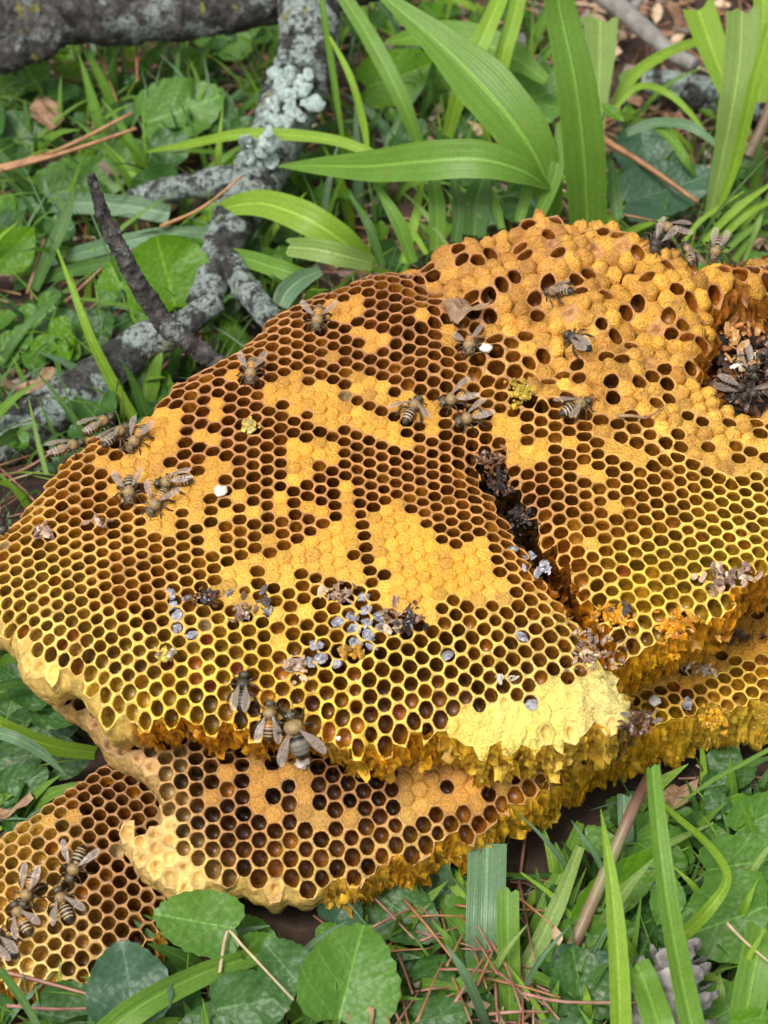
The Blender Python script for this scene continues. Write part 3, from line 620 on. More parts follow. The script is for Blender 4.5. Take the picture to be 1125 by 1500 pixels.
            if K == 'pit':
                dp = rng.uniform(0.05, 0.22)
                rings.append((c + dirn * (rh * 0.75)[:, None], np.full(m, -0.03 - dp))); mats += [0]
                cen_h = -0.05 - dp; cmat = 0
            else:
                if k in fill: dp = rng.uniform(.42, .75)
                elif lin[k, 0] > 0.25: dp = rng.uniform(0.45, 0.8)
                else: dp = rng.uniform(0.8, 1.05)
                rings.append((c + dirn * (rh * 1.0)[:, None], np.full(m, -0.22 if k not in fill else -0.15))); mats += [1]
                rings.append((c + dirn * (rh * 0.97)[:, None], np.full(m, -dp) + (rng.normal(0, .05, m) if k in fill else 0))); mats += [1]
                cen_h = -dp - (0.10 if k not in fill else 0.12); cmat = 2 if (k in fill or rng.random() < 0.5) else 1
        else:
            if K == 'cap':
                hh = 0.042 + 0.02 * jit[0]
                prof = [(0.91, -0.04), (0.76, hh + 0.014), (0.56, hh - 0.024), (0.25, hh + 0.014)]; cen_h = hh + 0.006 * jit[1]; am = 0.010
            elif K == 'dome':
                hh = 0.155 + 0.07 * jit[0]
                prof = [(0.86, hh * 0.25), (0.68, hh * 0.72), (0.44, hh * 0.97), (0.2, hh * 1.02)]; cen_h = hh * 1.03; am = 0.028
            else:
                hh = 0.05 + 0.10 * jit[0]
                prof = [(0.85, hh * 0.8), (0.62, hh), (0.4, hh * 0.9), (0.2, hh)]; cen_h = hh; am = 0.06
            rings.append((b, hb))
            for f, h in prof:
                cir = c + dirn * (np.minimum(r, rm * 0.98) * f)[:, None]
                rings.append((cir, np.full(m, h) + rng.normal(0, am, m) if K != 'crust' else np.array([crust_h(*q_) for q_ in cir]) + rng.normal(0, .02, m) + .055 * (1 - f * f))); mats.append(0)
            if K == 'crust': cen_h = crust_h(*c) + .05
            cmat = 0
        s0 = sum(len(a) for a in AX) if False else None
        XX = np.concatenate([q[0] for q in rings] + [c[None]]); HH = np.concatenate([q[1] for q in rings] + [[cen_h]])
        AX.append(XX[:, 0]); AY.append(XX[:, 1] * cy); AH.append(HH); AC.append(np.full(len(HH), k))
        nr = len(rings); F = []; FM = []
        for j in range(nr - 1):
            for q in range(m):
                q2 = (q + 1) % m
                F.append((j * m + q, j * m + q2, (j + 1) * m + q2, (j + 1) * m + q)); FM.append(mats[j])
        for q in range(m): F.append(((nr - 1) * m + q, (nr - 1) * m + (q + 1) % m, nr * m)); FM.append(cmat)
        rec.append((F, FM, len(HH)))
    X = np.concatenate(AX); Y = np.concatenate(AY); Hh = np.concatenate(AH); Ci = np.concatenate(AC)
    V = np.column_stack([X, Y, S.z(X, Y)]) + nrm[Ci] * Hh[:, None]
    off = np.concatenate([[0], np.cumsum([r_[2] for r_ in rec])])
    # ---- colours
    isopen = np.array([q in ('open', 'pit') for q in kind])
    wcol = np.where(isopen[:, None], rim, capc) * np.array([1.04, .88, .60]) * np.clip(1 + rng.normal(0, 0.11, (len(ids), 1)), 0.7, 1.3)
    wcol[isopen] *= 1 - .16 * br[isopen]
    dm = np.array([q == 'dome' for q in kind]); wcol[dm] *= np.clip(1 + rng.normal(0, .16, (dm.sum(), 1)) * np.array([[.8, 1.0, 1.1]]), .5, 1.25)
    yl = sstep(.14, .3, lin[:, 0])[:, None]; lcol = lin * ((1 - yl) * np.array([1.7, 1.28, .8]) + yl * np.array([1.05, 1.0, .85])) * np.clip(1 + rng.normal(0, 0.25, (len(ids), 1)), 0.5, 1.8)
    for k, c in fill.items(): lcol[k] = c
    for k in range(len(ids)):
        if kind[k] == 'pit': lcol[k] = wcol[k]
    root = empty(S.name, (*O.mean(0), 0)); tag(root, label, 'honeycomb', group)
    ro = np.array([*O.mean(0), 0.0])
    # the cells that show largest are parts of their own, the rest one part
    vis = (cpx[:, 0] > 0) & (cpx[:, 0] < 1125) & (cpx[:, 1] > 0) & (cpx[:, 1] < 1500)
    score = np.where(vis, cpx[:, 1] + rng.normal(0, 1, len(ids)), -1e9)
    single = np.zeros(len(ids), bool)
    for test in (isopen, ~isopen):
        w_ = np.where(test & vis)[0]; single[w_[np.argsort(-score[w_])][:n_ind]] = True
    field = [MB(), MB(), MB()]
    for k in range(len(ids)):
        F, FM, n_ = rec[k]; vv = V[off[k]:off[k + 1]]; cap_mat = 'wax' if isopen[k] or kind[k] == 'crust' else 'wcap' if kind[k] == 'cap' else 'cap'
        if single[k] and kind[k] != 'crust':
            o = vv[-1]; nm = 'cell' if isopen[k] else 'cell_cap'
            me = mesh_data(nm, vv - o, F, [M[cap_mat], M['lin'], M['fill']], face_mats=FM, attrs={'wax': wcol[k], 'lin': lcol[k]})
            add(nm, me, root, o - ro)
        else:
            f = field[2 if kind[k] == 'crust' else 0 if isopen[k] else 1]
            if kind[k] == 'crust': wcol[k] = capc[k] * np.array([.97, .92, .62]) * (1 + rng.normal(0, .05))
            f.v.append(vv); f.f += [tuple(a + f.n for a in q) for q in F]; f.m += FM if cap_mat != 'wcap' else [3] * len(FM); f.c.append(np.repeat(wcol[k][None], n_, 0)); f.uv.append(np.repeat(lcol[k][None], n_, 0)); f.n += n_
    for f, nm, cm in ((field[0], 'cell_field', 'wax'), (field[1], 'cap_field', 'cap')):
        if f.n:
            me = mesh_data(nm, np.concatenate(f.v) - ro, f.f, [M[cm], M['lin'], M['fill'], M['wcap']], face_mats=f.m, attrs={'wax': np.concatenate(f.c), 'lin': np.concatenate(f.uv)})
            tag(add(nm, me, root), kind='stuff')
    if field[2].n:
        f = field[2]; VV_ = np.concatenate(f.v) - ro; key = {}; remap = np.zeros(len(VV_), int); uniq = []
        for i_, q_ in enumerate(np.round(VV_ / 0.02).astype(int).tolist()):
            q_ = tuple(q_)
            if q_ not in key: key[q_] = len(uniq); uniq.append(i_)
            remap[i_] = key[q_]
        ff_ = []
        for q_ in f.f:
            t_ = []
            for a_ in q_:
                b_i = int(remap[a_])
                if b_i not in t_: t_.append(b_i)
            if len(t_) > 2: ff_.append(tuple(t_))
        me = mesh_data('wax_crust', VV_[uniq], ff_, [M['wcap']], attrs={'wax': np.concatenate(f.c)[uniq]})
        o = add('wax_crust', me, root); o['label'] = 'lumpy pale yellow wax crust over the sealed honey cells'
    field = field[:2]
    # ---- the rim and underside: grown down from the ragged outer line of the cells
    E = {}; owner = set()
    for i in ids:
        ts = cells[i]
        for q in range(len(ts)): owner.add((ts[q], ts[(q + 1) % len(ts)]))
    for (a, b) in owner:
        if (b, a) not in owner: E.setdefault(a, []).append(b)
    loops = []
    while E:
        st = next(iter(E)); L = [st]; cur = st
        while True:
            nxt = E[cur].pop()
            if not E[cur]: del E[cur]
            if nxt == st: break
            L.append(nxt); cur = nxt
            if cur not in E: break
        if len(L) > 8: loops.append(L)
    walls = MB(); torn_pts = []
    for L in loops:
        pts = CC[L]; h0 = np.array([vh.get(t, 0) for t in L]); sub = 3
        pp = []; hh = []
        for q in range(len(L)):
            a, b = pts[q], pts[(q + 1) % len(L)]; ha, hb_ = h0[q], h0[(q + 1) % len(L)]
            for f in range(sub): pp.append(a + (b - a) * f / sub); hh.append(ha + (hb_ - ha) * f / sub)
        pp = np.array(pp); hh = np.array(hh); n = len(pp)
        def avg(a, k):
            r_ = np.zeros_like(a)
            for s2 in range(-k, k + 1): r_ += np.roll(a, s2, 0)
            return r_ / (2 * k + 1)
        sm = avg(avg(pp, 5), 5); sm2 = avg(avg(pp, 9), 9)
        tg = np.roll(sm, -2, 0) - np.roll(sm, 2, 0); tg /= np.linalg.norm(tg, axis=1, keepdims=True) + 1e-9
        onrm = np.stack([tg[:, 1], -tg[:, 0]], 1)
        xy = np.stack([pp[:, 0], pp[:, 1] * cy], 1); zz = S.z(xy[:, 0], xy[:, 1])
        ev = idw(topx(np.column_stack([xy, zz])), edges, 4.0); torn = sstep(0.35, 0.65, ev[:, 0]); ecol = ev[:, 1:4] * np.where(torn[:, None] > .5, np.array([1.32, 1.12, .62]), np.array([.80, .68, .48])); ecol = ecol * np.minimum(1, .85 / ecol.max(1, keepdims=True))
        Tk = S.thick; ts_ = np.concatenate([[0], np.linspace(0.05, 1.0, 15), [1.03, 1.0]]); R = len(ts_)
        n3 = np.column_stack([onrm[:, 0], onrm[:, 1], np.zeros(n)])
        VV = []; CCo = []
        topn = S.normal(xy[:, 0], xy[:, 1])
        epx = topx(np.column_stack([xy, zz]))
        rec_ = (0.3 + 0.3 * sstep(930, 880, epx[:, 0]) + 0.5 * sstep(600, 500, epx[:, 0])) if S is S_MAIN else np.full(n, 0.2)
        inn = np.stack([sm[:, 0] - onrm[:, 0] * 1.4, (sm[:, 1] - onrm[:, 1] * 1.4) * cy], 1); room = np.clip(S.sd(inn) / 1.2, 0.05, 1)
        Tv = np.full(n, S.thick) if S is not S_LOW else S.thick + 0.9 * sstep(700, 900, epx[:, 0])
        for j, t in enumerate(ts_):
            d = t * Tv
            ws = np.where(torn > 0.5, min(1, t * 0.5), min(1, t * 3.5))
            base = pp * (1 - ws[:, None]) + sm * ws[:, None]
            bul = (1 - torn) * (0.14 * math.sin(math.pi * min(t, 1) ** 0.8) - 0.75 * room * t ** 2.5) + torn * (0.03 - rec_ * room * t ** 1.15)
            if j == R - 2: bul = bul - 0.4 * room
            if j == R - 1: bul = bul - 0.9 * room
            q = np.column_stack([base[:, 0] + onrm[:, 0] * bul, (base[:, 1] + onrm[:, 1] * bul) * cy, zz - d])
            q += topn * (hh * (1 - min(1, t * 4)))[:, None]
            if 0 < j < R - 2:
                for i in range(n):
                    p3 = Vector(q[i])
                    if torn[i] > 0.5:
                        pv = Vector((p3.x * 3.6, p3.y * 3.6, p3.z * .7)); am = (noise.noise(p3 * 1.1) * 0.16 + noise.noise(pv) * 0.20 + noise.noise(pv * 2.3) * 0.12 + noise.noise(p3 * 7.5) * 0.05) * min(1, t * 4)
                        q[i, 2] += noise.noise(Vector((p3.x * 2, p3.y * 2, 7))) * 0.25 * t
                    else:
                        vd = noise.voronoi(p3 * 3.9)[0][0]
                        am = (0.12 * noise.noise(p3 * 1.5) - 0.15 * math.exp(-(vd / 0.33) ** 2) + 0.04 * noise.noise(p3 * 6)) * min(1, t * 8)
                    q[i] += n3[i] * am
                    if t < 0.6: q[i, 2] += am * 0.5
            VV.append(q)
            cc = ecol * (1 + 0.0 * t)
            CCo.append(np.clip(cc * (1 + rng.normal(0, 0.05, (n, 1))), 0, 1))
        Fq = []; Fm = []
        for j in range(R - 1):
            for i in range(n):
                i2 = (i + 1) % n
                Fq.append((j * n + i, (j + 1) * n + i, (j + 1) * n + i2, j * n + i2)); Fm.append(1 if torn[i] > 0.5 else 0)
        k0 = walls.n
        walls.v.append(np.concatenate(VV)); walls.f += [tuple(a + k0 for a in q) for q in Fq]; walls.m += Fm; walls.c.append(np.concatenate(CCo)); walls.n += n * R
        for i in range(n):
            if torn[i] > 0.5: torn_pts.append((VV, i, n3[i], ecol[i]))
    wv = np.concatenate(walls.v) - ro
    me = mesh_data('comb_edge', wv, walls.f, [M['wax'], M['honey']], face_mats=walls.m, attrs={'wax': np.concatenate(walls.c)})
    add('comb_edge', me, root)
    # ---- shreds of wax hanging from the torn edges
    if torn_pts:
        fl = MB()
        for _ in range(int(len(torn_pts) * 0.8)):
            VV, i, nn, c = random.choice(torn_pts); j = random.choice([2, 3, 4, 6, 7, 8, 10, 11, 12]); p = VV[j][i]
            tgv = np.array([-nn[1], nn[0], 0]); up = np.array([0, 0, 1.0])
            big = rng.random() ** 2.5; w_, h_ = 0.06 + 0.26 * big * rng.uniform(.6, 1), 0.08 + 0.42 * big
            tilt = rng.normal(0, 0.7, 3); e1 = tgv + tilt * 0.6; e2 = -up + nn * rng.uniform(-0.2, 0.7) + tilt[::-1] * 0.4
            e1 /= np.linalg.norm(e1); e2 /= np.linalg.norm(e2)
            vs = []
            for a in range(4):
                for b in (-1, 0, 1):
                    ww = w_ * (1 - 0.2 * a * rng.random()) * (1 if b else 0)
                    vs.append(p + nn * 0.02 + e1 * b * ww + e2 * h_ * a / 3 * (1 + rng.normal(0, 0.18)) + nn * rng.normal(0, 0.035) - nn * 0.06 * (b * b))
            ff = [(a * 3 + b, a * 3 + b + 1, a * 3 + b + 4, a * 3 + b + 3) for a in range(3) for b in range(2)]
            c2 = np.array(c) * rng.uniform(0.6, 1.35); c2 *= min(1, .88 / c2.max())
            fl.put(np.array(vs) - ro, ff, 0, c2)
        for q0 in range(0, len(torn_pts), 3):
            VV, i, nn, c = torn_pts[q0]; nR = len(VV) - 2; tgv = np.array([-nn[1], nn[0], 0])
            for lev in (0, 3, 6, 9, 12):
                if rng.random() < .35: continue
                rr = rng.uniform(.13, .25); hgt = rng.integers(2, 6); cc = np.array(c) * rng.uniform(.65, 1.35); cc *= min(1, .85 / cc.max()); vs = []; lean = rng.normal(0, .25)
                sh_ = tgv * rng.normal(0, .08); cut = rng.uniform(60, 105)
                for a in range(5):
                    jj = min(lev + hgt * a / 4, nR - 1.001); j0 = int(jj); P0 = VV[j0][i] * (1 - (jj - j0)) + VV[j0 + 1][i] * (jj - j0)
                    for b in range(7):
                        an = math.radians((b / 6 - .5) * 2 * cut * (1 + rng.normal(0, .06))); end = .05 * rng.normal() + (.05 * math.cos(an) if a == 0 else -.06 * math.cos(an)) if a in (0, 4) else .02 * rng.normal()
                        vs.append(P0 + sh_ + tgv * (rr * math.sin(an) + lean * (a - 2) * .06) + nn * (rr * (1 - math.cos(an)) * rng.uniform(.75, 1.15) - .03) + np.array([0, 0, end]))
                fl.put(np.array(vs) - ro, [(a * 7 + b, a * 7 + b + 1, a * 7 + b + 8, a * 7 + b + 7) for a in range(4) for b in range(6)], 0, cc)
        tag(fl.build('torn_wax', [M['honey']], root), kind='stuff')
    return root, ids, cpx, kind

R_MAIN = make_slab(S_MAIN, CAPS_MAIN, COLS_MAIN, EDGE_MAIN, 'large cracked honeycomb with a domed brood patch, topmost slab of the pile', 'honeycomb slabs in the grass', DRONE, DRONE_OPEN, CRUST, PITS_MAIN, pollen=POLLEN)
R_LOW = make_slab(S_LOW, CAPS_LOW, COLS_LOW, EDGE_LOW, 'dark-celled honeycomb slab with a pale pitted lobe, pinned under the large cracked slab', 'honeycomb slabs in the grass', pits=PITS_LOW, opens=OPEN_LOW)
R_THIRD = make_slab(S_THIRD, CAPS_THIRD, COLS_THIRD, EDGE_THIRD, 'small lowest honeycomb slab, nearly all open cells, sunk in grass under the pitted lobe', 'honeycomb slabs in the grass')

# ------------------------------------------------------------------ bees
def make_body(style):
    st = np.array([(.665, .02, .03, .16), (.645, .09, .10, .165), (.59, .155, .15, .18), (.51, .175, .16, .19), (.445, .125, .115, .20), (.415, .06, .06, .21), (.385, .12, .11, .22), (.325, .18, .17, .235), (.22, .205, .195, .245), (.12, .18, .175, .24), (.05, .11, .11, .22), (.015, .05, .05, .205),
        (-.02, .09, .085, .21), (-.08, .16, .145, .215), (-.18, .20, .18, .215), (-.30, .205, .185, .205), (-.42, .185, .17, .19), (-.54, .145, .135, .17), (-.63, .09, .085, .155), (-.69, .03, .03, .145)])
    if style == 'drone': st[12:, 1] *= 1.3; st[12:, 2] *= 1.25; st[6:11, 1:3] *= 1.2
    P = smooth_path(st, 70); seg = 14; V = []; C = []
    ab = {'amber': ((.52, .25, .05), (.06, .032, .016), (.62, .46, .24)), 'grey': ((.16, .10, .05), (.03, .021, .015), (.64, .47, .27)), 'dark': ((.05, .034, .022), (.016, .012, .010), (.20, .14, .085)), 'drone': ((.12, .10, .07), (.018, .016, .015), (.20, .18, .14))}[style]
    for x, w, h, zc in P:
        if x > 0.42: c = (.085, .068, .045)
        elif x > 0.02: c = (.30, .20, .085) if style != 'dark' else (.05, .04, .03)
        else:
            sgm = -x / 0.118; f = sgm - int(sgm); i = int(sgm)
            if style == 'amber' and i < 2: c = ab[0] if f < 0.75 else ab[1]
            else: c = ab[2] if f < 0.30 else ab[1]
            if style == 'drone' and i in (1, 2, 3): c = ab[2] if f > 0.25 else ab[0]
            if i >= 5: c = ab[1]
        for k in range(seg):
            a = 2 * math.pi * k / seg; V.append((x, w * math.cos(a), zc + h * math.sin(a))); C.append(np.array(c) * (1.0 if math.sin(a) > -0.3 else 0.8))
    n = len(P)
    F = [(i * seg + k, (i + 1) * seg + k, (i + 1) * seg + (k + 1) % seg, i * seg + (k + 1) % seg) for i in range(n - 1) for k in range(seg)]
    F += [tuple(range(seg)), tuple((n - 1) * seg + k for k in range(seg))[::-1]]
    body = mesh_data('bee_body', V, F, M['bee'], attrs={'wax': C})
    hb = MB(); r_ = np.random.default_rng(3)
    for _ in range(620):
        i = r_.integers(0, n)
        x = P[i, 0]
        if x < 0.02 and r_.random() < 0.72: continue
        a = r_.uniform(-0.4, math.pi + 0.4); w, h, zc = P[i, 1], P[i, 2], P[i, 3]
        nn = np.array([r_.normal(-0.25, .25), math.cos(a), math.sin(a)]); nn /= np.linalg.norm(nn)
        p = np.array([x, w * .96 * math.cos(a), zc + h * .96 * math.sin(a)]); L = r_.uniform(.035, .075) * (1 if x > 0.02 else 0.6)
        sd_ = np.cross(nn, [1, 0.3, 0]); sd_ /= np.linalg.norm(sd_) + 1e-9
        c = np.array((.55, .38, .17)) * r_.uniform(.5, 1.3) if style != 'dark' else np.array((.08, .065, .05))
        hb.put([p - sd_ * .006, p + sd_ * .006, p + nn * L], [(0, 1, 2)], 0, c)
    fz = mesh_data('bee_fuzz', np.concatenate(hb.v), hb.f, M['fuzz'], attrs={'wax': np.concatenate(hb.c)}, smooth=False)
    return body, fz
BODY = {k: make_body(k) for k in ('amber', 'grey', 'dark', 'drone')}
ev, ef = ellipsoid((0, 0, 0), (.085, .05, .11), 10, 6); EYE = mesh_data('bee_eye', ev, ef, M['eye'])
ev, ef = ellipsoid((0, 0, 0), (.12, .10, .135), 10, 6); EYE_BIG = mesh_data('bee_eye', ev, ef, M['eye'])
def leg_mesh(s, pts, rad): v, f, _ = tube(smooth_path([(x, s * y, z) for x, y, z in pts], 9), rad, 5); return mesh_data('bee_leg', v, f, M['leg'])
LEGS = []
for s in (1, -1):
    LEGS += [leg_mesh(s, [(.32, .1, .14), (.42, .27, .22), (.5, .35, .05), (.58, .39, 0)], [.032, .032, .03, .028, .03, .028, .024, .02, .016]),
             leg_mesh(s, [(.2, .12, .12), (.2, .36, .24), (.14, .5, .06), (.08, .58, 0)], [.032, .034, .032, .03, .03, .028, .024, .02, .016]),
             leg_mesh(s, [(.1, .12, .12), (-.08, .33, .27), (-.22, .43, .08), (-.36, .47, 0)], [.034, .036, .036, .036, .045, .05, .04, .026, .018])]
ANT = []
for s in (1, -1):
    v, f, _ = tube(smooth_path([(.62, s * .05, .24), (.70, s * .11, .32), (.80, s * .15, .26), (.90, s * .17, .17)], 8), [.014, .014, .013, .014, .016, .016, .016, .012], 5); ANT.append(mesh_data('bee_antenna', v, f, M['leg']))
def wing_mesh(out, s, veins):
    o = smooth_path(out + [out[0]], 26)[:-1]; n = len(o); c = o.mean(0)
    V = []
    for f in (1.0, 0.55):
        for l, w in o: q = c + (np.array([l, w]) - c) * f; V.append((-q[0], s * q[1], 0.035 * math.sin(q[0] * 3) - 0.05 * q[1] + 0.012 * math.sin(q[1] * 40)))
    V.append((-c[0], s * c[1], 0.03))
    F = [(i, (i + 1) % n, n + (i + 1) % n, n + i) for i in range(n)] + [(n + i, n + (i + 1) % n, 2 * n) for i in range(n)]
    if s < 0: F = [f[::-1] for f in F]
    vb = MB()
    for pv in veins:
        p3 = [(-l, s * w, 0.035 * math.sin(l * 3) - 0.05 * w + 0.014) for l, w in pv]; v, f, _ = tube(smooth_path(p3, 7), .006, 4, False); vb.put(v, f)
    me = mesh_data('bee_wing', V, F, M['wing'])
    return me, mesh_data('wing_vein', np.concatenate(vb.v), vb.f, M['vein'], smooth=False)
FORE = [(0, -.015), (.2, -.04), (.5, -.055), (.75, -.04), (.90, .02), (.94, .08), (.88, .16), (.72, .215), (.5, .19), (.3, .12), (.1, .04)]
HIND = [(0, 0), (.2, -.01), (.45, .0), (.6, .04), (.63, .09), (.5, .15), (.3, .13), (.1, .05)]
VF = [[(l, w * .72) for l, w in q] for q in [[(0, -.02), (.25, -.045), (.5, -.05), (.8, -.01)], [(0, 0), (.25, .03), (.5, .05), (.86, .08)], [(.25, .03), (.4, .12), (.62, .17), (.8, .19)], [(.05, .02), (.25, .11), (.5, .21), (.62, .26)], [(.5, -.05), (.52, .05), (.5, .14), (.5, .21)], [(.68, -.03), (.7, .06), (.66, .17)]]]
VH = [[(0, 0), (.25, .03), (.55, .05)], [(.05, .02), (.25, .09), (.45, .14)]]
WINGS = {(k, s): wing_mesh(o, s, v) for k, o, v in (('f', FORE, VF), ('h', HIND, VH)) for s in (1, -1)}
def bee(p, fwd, nrm, label, style='amber', splay=18, size=1.0, roll=0, wing_up=6, dead=False):
    root = empty('bee'); tag(root, label, 'bee', 'bees on the honeycomb')
    n = Vector(nrm).normalized(); f = Vector(fwd); f = (f - n * f.dot(n)).normalized(); l = n.cross(f)
    R = Matrix((f, l, n)).transposed().to_4x4() @ Matrix.Rotation(math.radians(roll), 4, 'X')
    root.matrix_world = Matrix.Translation(Vector(np.asarray(p, float) * U)) @ R @ Matrix.Scale(size, 4)
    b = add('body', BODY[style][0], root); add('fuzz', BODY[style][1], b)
    for s in (1, -1):
        add('eye', EYE_BIG if style == 'drone' else EYE, root, (.53, s * (.10 if style == 'drone' else .135), .215))
    for a in ANT: add('antenna', a, root)
    for q in LEGS: add('leg', q, root)
    for s in (1, -1):
        sp = splay * random.uniform(.85, 1.15) - 11
        for kk, da, hx, dz in (('f', 0, .2, .405), ('h', 9, .11, .385)):
            wme, vme = WINGS[(kk, s)]; w = add('wing', wme, root, (hx, s * .11, dz))
            w.rotation_euler = (math.radians(-s * 10), math.radians(wing_up), math.radians(-s * (sp + da)))
            add('wing_vein', vme, w)
    return root
def bee_on(S, u, v, du, dv, label, lift=0.02, **kw):
    p = S.at(u, v); q = S.at(u + du * 6, v + dv * 6)
    nn = S.normal(np.array([p[0]]), np.array([p[1]]))[0]
    f = q - p; f /= np.linalg.norm(f)
    if S is S_MAIN and in_poly([(u, v)], DRONE)[0]: lift = 0.16
    return bee(p + nn * lift, f, nn, label, **kw)
B = bee_on
B(S_MAIN, 467, 470, -.15, 1, 'bee with parted wings on the rim of the comb beside the lichen branch end', splay=38)
B(S_MAIN, 369, 548, -.12, 1, 'amber bee with wings spread in a V, near the broken twig', splay=32)
B(S_MAIN, 146, 628, 1, -.6, 'bee climbing along the comb rim above the thick lichen branch, behind the others', splay=12, wing_up=12)
B(S_MAIN, 100, 662, 1, -.35, 'orange-banded bee on the outermost comb rim beside the thick lichen branch', splay=10)
B(S_MAIN, 172, 645, 1, -.75, 'grey-winged bee pressed against an amber bee at the comb rim', style='grey', splay=8)
B(S_MAIN, 203, 647, -.65, 1, 'amber bee facing down the comb, touching the grey-winged bee at the rim', splay=24)
B(S_MAIN, 191, 722, 0, 1, 'black and grey striped bee head down in a cluster of three', style='grey', splay=27)
B(S_MAIN, 233, 740, -.6, .9, 'bee with outstretched wings leaning against the black and grey striped bee', splay=40)
B(S_MAIN, 255, 712, -1, .15, 'pale bee half hidden behind the cluster of three on capped cells', splay=10)
B(S_MAIN, -2, 768, .6, 1, 'dark bee on the far rim by the torn husk', style='dark', splay=14)
B(S_MAIN, 604, 606, .6, -1, 'striped bee facing two others across a capped strip', style='grey', splay=48)
B(S_MAIN, 668, 590, -1, .3, 'bee with raised wings facing the striped bee on the capped strip', splay=24, wing_up=16)
B(S_MAIN, 692, 617, -1, .35, 'bee behind its neighbour, wings laid back, above the crack', splay=20, wing_up=10)
B(S_MAIN, 692, 510, -.1, 1, 'bee with a white scrap at its wing, below the dry leaf fragment', splay=36)
B(S_MAIN, 826, 436, -1, -.02, 'bee with folded wings crossing the domed brood caps', style='grey', splay=6, wing_up=10)
B(S_MAIN, 852, 506, -1, -.65, 'bee with glossy folded wings beside a deep open drone cell', style='dark', splay=6)
B(S_MAIN, 842, 602, 1, -.45, 'striped bee with one wing held out, where domed caps meet open cells', style='grey', splay=30)
B(S_MAIN, 952, 362, -.3, 1, 'dark-headed bee with upright wings on the top rim of the domed caps', style='dark', splay=20, wing_up=35)
B(S_MAIN, 1000, 382, -.5, -1, 'amber bee with folded wings on the domed caps by the top rim', splay=16)
B(S_MAIN, 978, 345, -1, -.3, 'bee at the very top rim of the comb beside the large green leaf', style='grey', splay=14)
B(S_MAIN, 1048, 372, -.3, 1, 'bee peering over the comb rim by the thin grass tuft', style='grey', splay=14)
B(S_MAIN, 356, 1015, .12, -1, 'bee with silvery folded wings and black tail near orange pollen cells', style='dark', splay=9)
B(S_MAIN, 394, 1055, .05, -1, 'tan bee beside the large drone at the torn comb edge', splay=20)
p = S_MAIN.at(432, 1062); bee(p + np.array([0.05, -0.35, 0.05]), np.array([-.28, .55, .75]), np.array([0.05, -.8, .6]), 'large drone bee with big dark eyes hanging over the torn comb edge', style='drone', splay=36, size=1.25, wing_up=2)
B(S_THIRD, 113, 1268, -.4, 1, 'bee with wings spread in a V on the lowest slab, meeting three others', style='grey', splay=40)
B(S_THIRD, 45, 1305, -.35, 1, 'orange-backed bee heading down the lowest slab', splay=14, wing_up=16)
B(S_THIRD, 95, 1328, -.4, -1, 'striped bee with half-open wings on the lowest slab, head to head with others', style='grey', splay=34)
B(S_THIRD, 34, 1348, -.5, -1, 'amber-banded bee on the outer side of the lowest slab', splay=26)
B(S_THIRD, 8, 1385, -.7, -.75, 'bee with dark folded wings on the pale front cells of the lowest slab', style='dark', splay=8)

# ------------------------------------------------------------------ pupae, larvae and torn scraps on the combs
def lump(r, seed, nz=0.3, squash=0.6, nu=12, nv=8, facet=False):
    v, f = ellipsoid((0, 0, 0), (1, 1, 1), nu, nv)
    out_ = []
    for q in v:
        k = 1 + nz * noise.noise(Vector(q * 1.6) + Vector((seed * 3.1, seed, 0))) + nz * .5 * noise.noise(Vector(q * 4) + Vector((seed, 9, 2)))
        out_.append(q * k * np.array([r, r, r * squash]))
    return np.array(out_), f
PUP = [mesh_data('bee_pupa', *lump(0.235, i, .5, .42, 8, 6), M['pupa'], smooth=False) for i in range(4)]
for i, (u, v) in enumerate([(532, 871), (536, 891), (516, 901), (496, 908), (537, 911), (557, 900), (519, 920), (540, 928), (560, 917), (522, 939), (545, 945), (493, 970), (463, 943), (470, 961), (455, 967), (250, 867), (252, 884), (258, 900), (259, 918), (282, 928), (433, 972), (797, 826), (775, 812), (752, 802), (1005, 1028), (655, 958), (765, 930), (780, 1030)]):
    Sx = S_LOW if u == 1005 else S_MAIN
    p = Sx.at(u, v); o = add('bee_pupa', PUP[i % 4], None, p + np.array([0, 0, -0.09])); o.rotation_euler = (random.uniform(-.4, .4), random.uniform(-.4, .4), random.uniform(0, 6)); o.scale = (random.uniform(.75, 1.15), random.uniform(.7, 1.1), random.uniform(.7, 1.3))
    k = 0 if i < 12 else 1 if i < 15 or i == 20 else 2 if i < 20 else 3 if i < 24 else 4
    tag(o, ['grey pupa head in the close cluster of opened cells below the big capped patch', 'grey pupa by the orange crumb and pink scraps beside the big pupa cluster', 'grey pupa in the row of opened cells under the red-brown torn cap', 'grey pupa stuck on the lip of the crack', 'lone grey pupa in a cell among open honey cells'][k], 'pupa', ['pupa cluster', 'pupae by the pink scraps', 'row of pupae', 'pupae on the crack lip', 'lone pupae'][k])
for S, u, v, r, lab in ((S_MAIN, 323, 722, .24, 'round white larva lying on capped cells of the large comb'), (S_LOW, 443, 1119, .26, 'white larva beside the dark open cells under the drone bee'), (S_LOW, 958, 1029, .22, 'white larva lying near the crack on the lower right comb'), (S_MAIN, 712, 513, .22, 'white scrap stuck by the wing of a bee'), (S_MAIN, 496, 1082, .09, 'tiny white egg-like grain in an orange pollen cell')):
    vv, ff = lump(r * .95, u, .45, .62, 16, 12); o = build('larva', vv, ff, M['white']); o.location = Vector((S.at(u, v) + np.array([0, -.02, r * .5])) * U); tag(o, lab, 'larva')
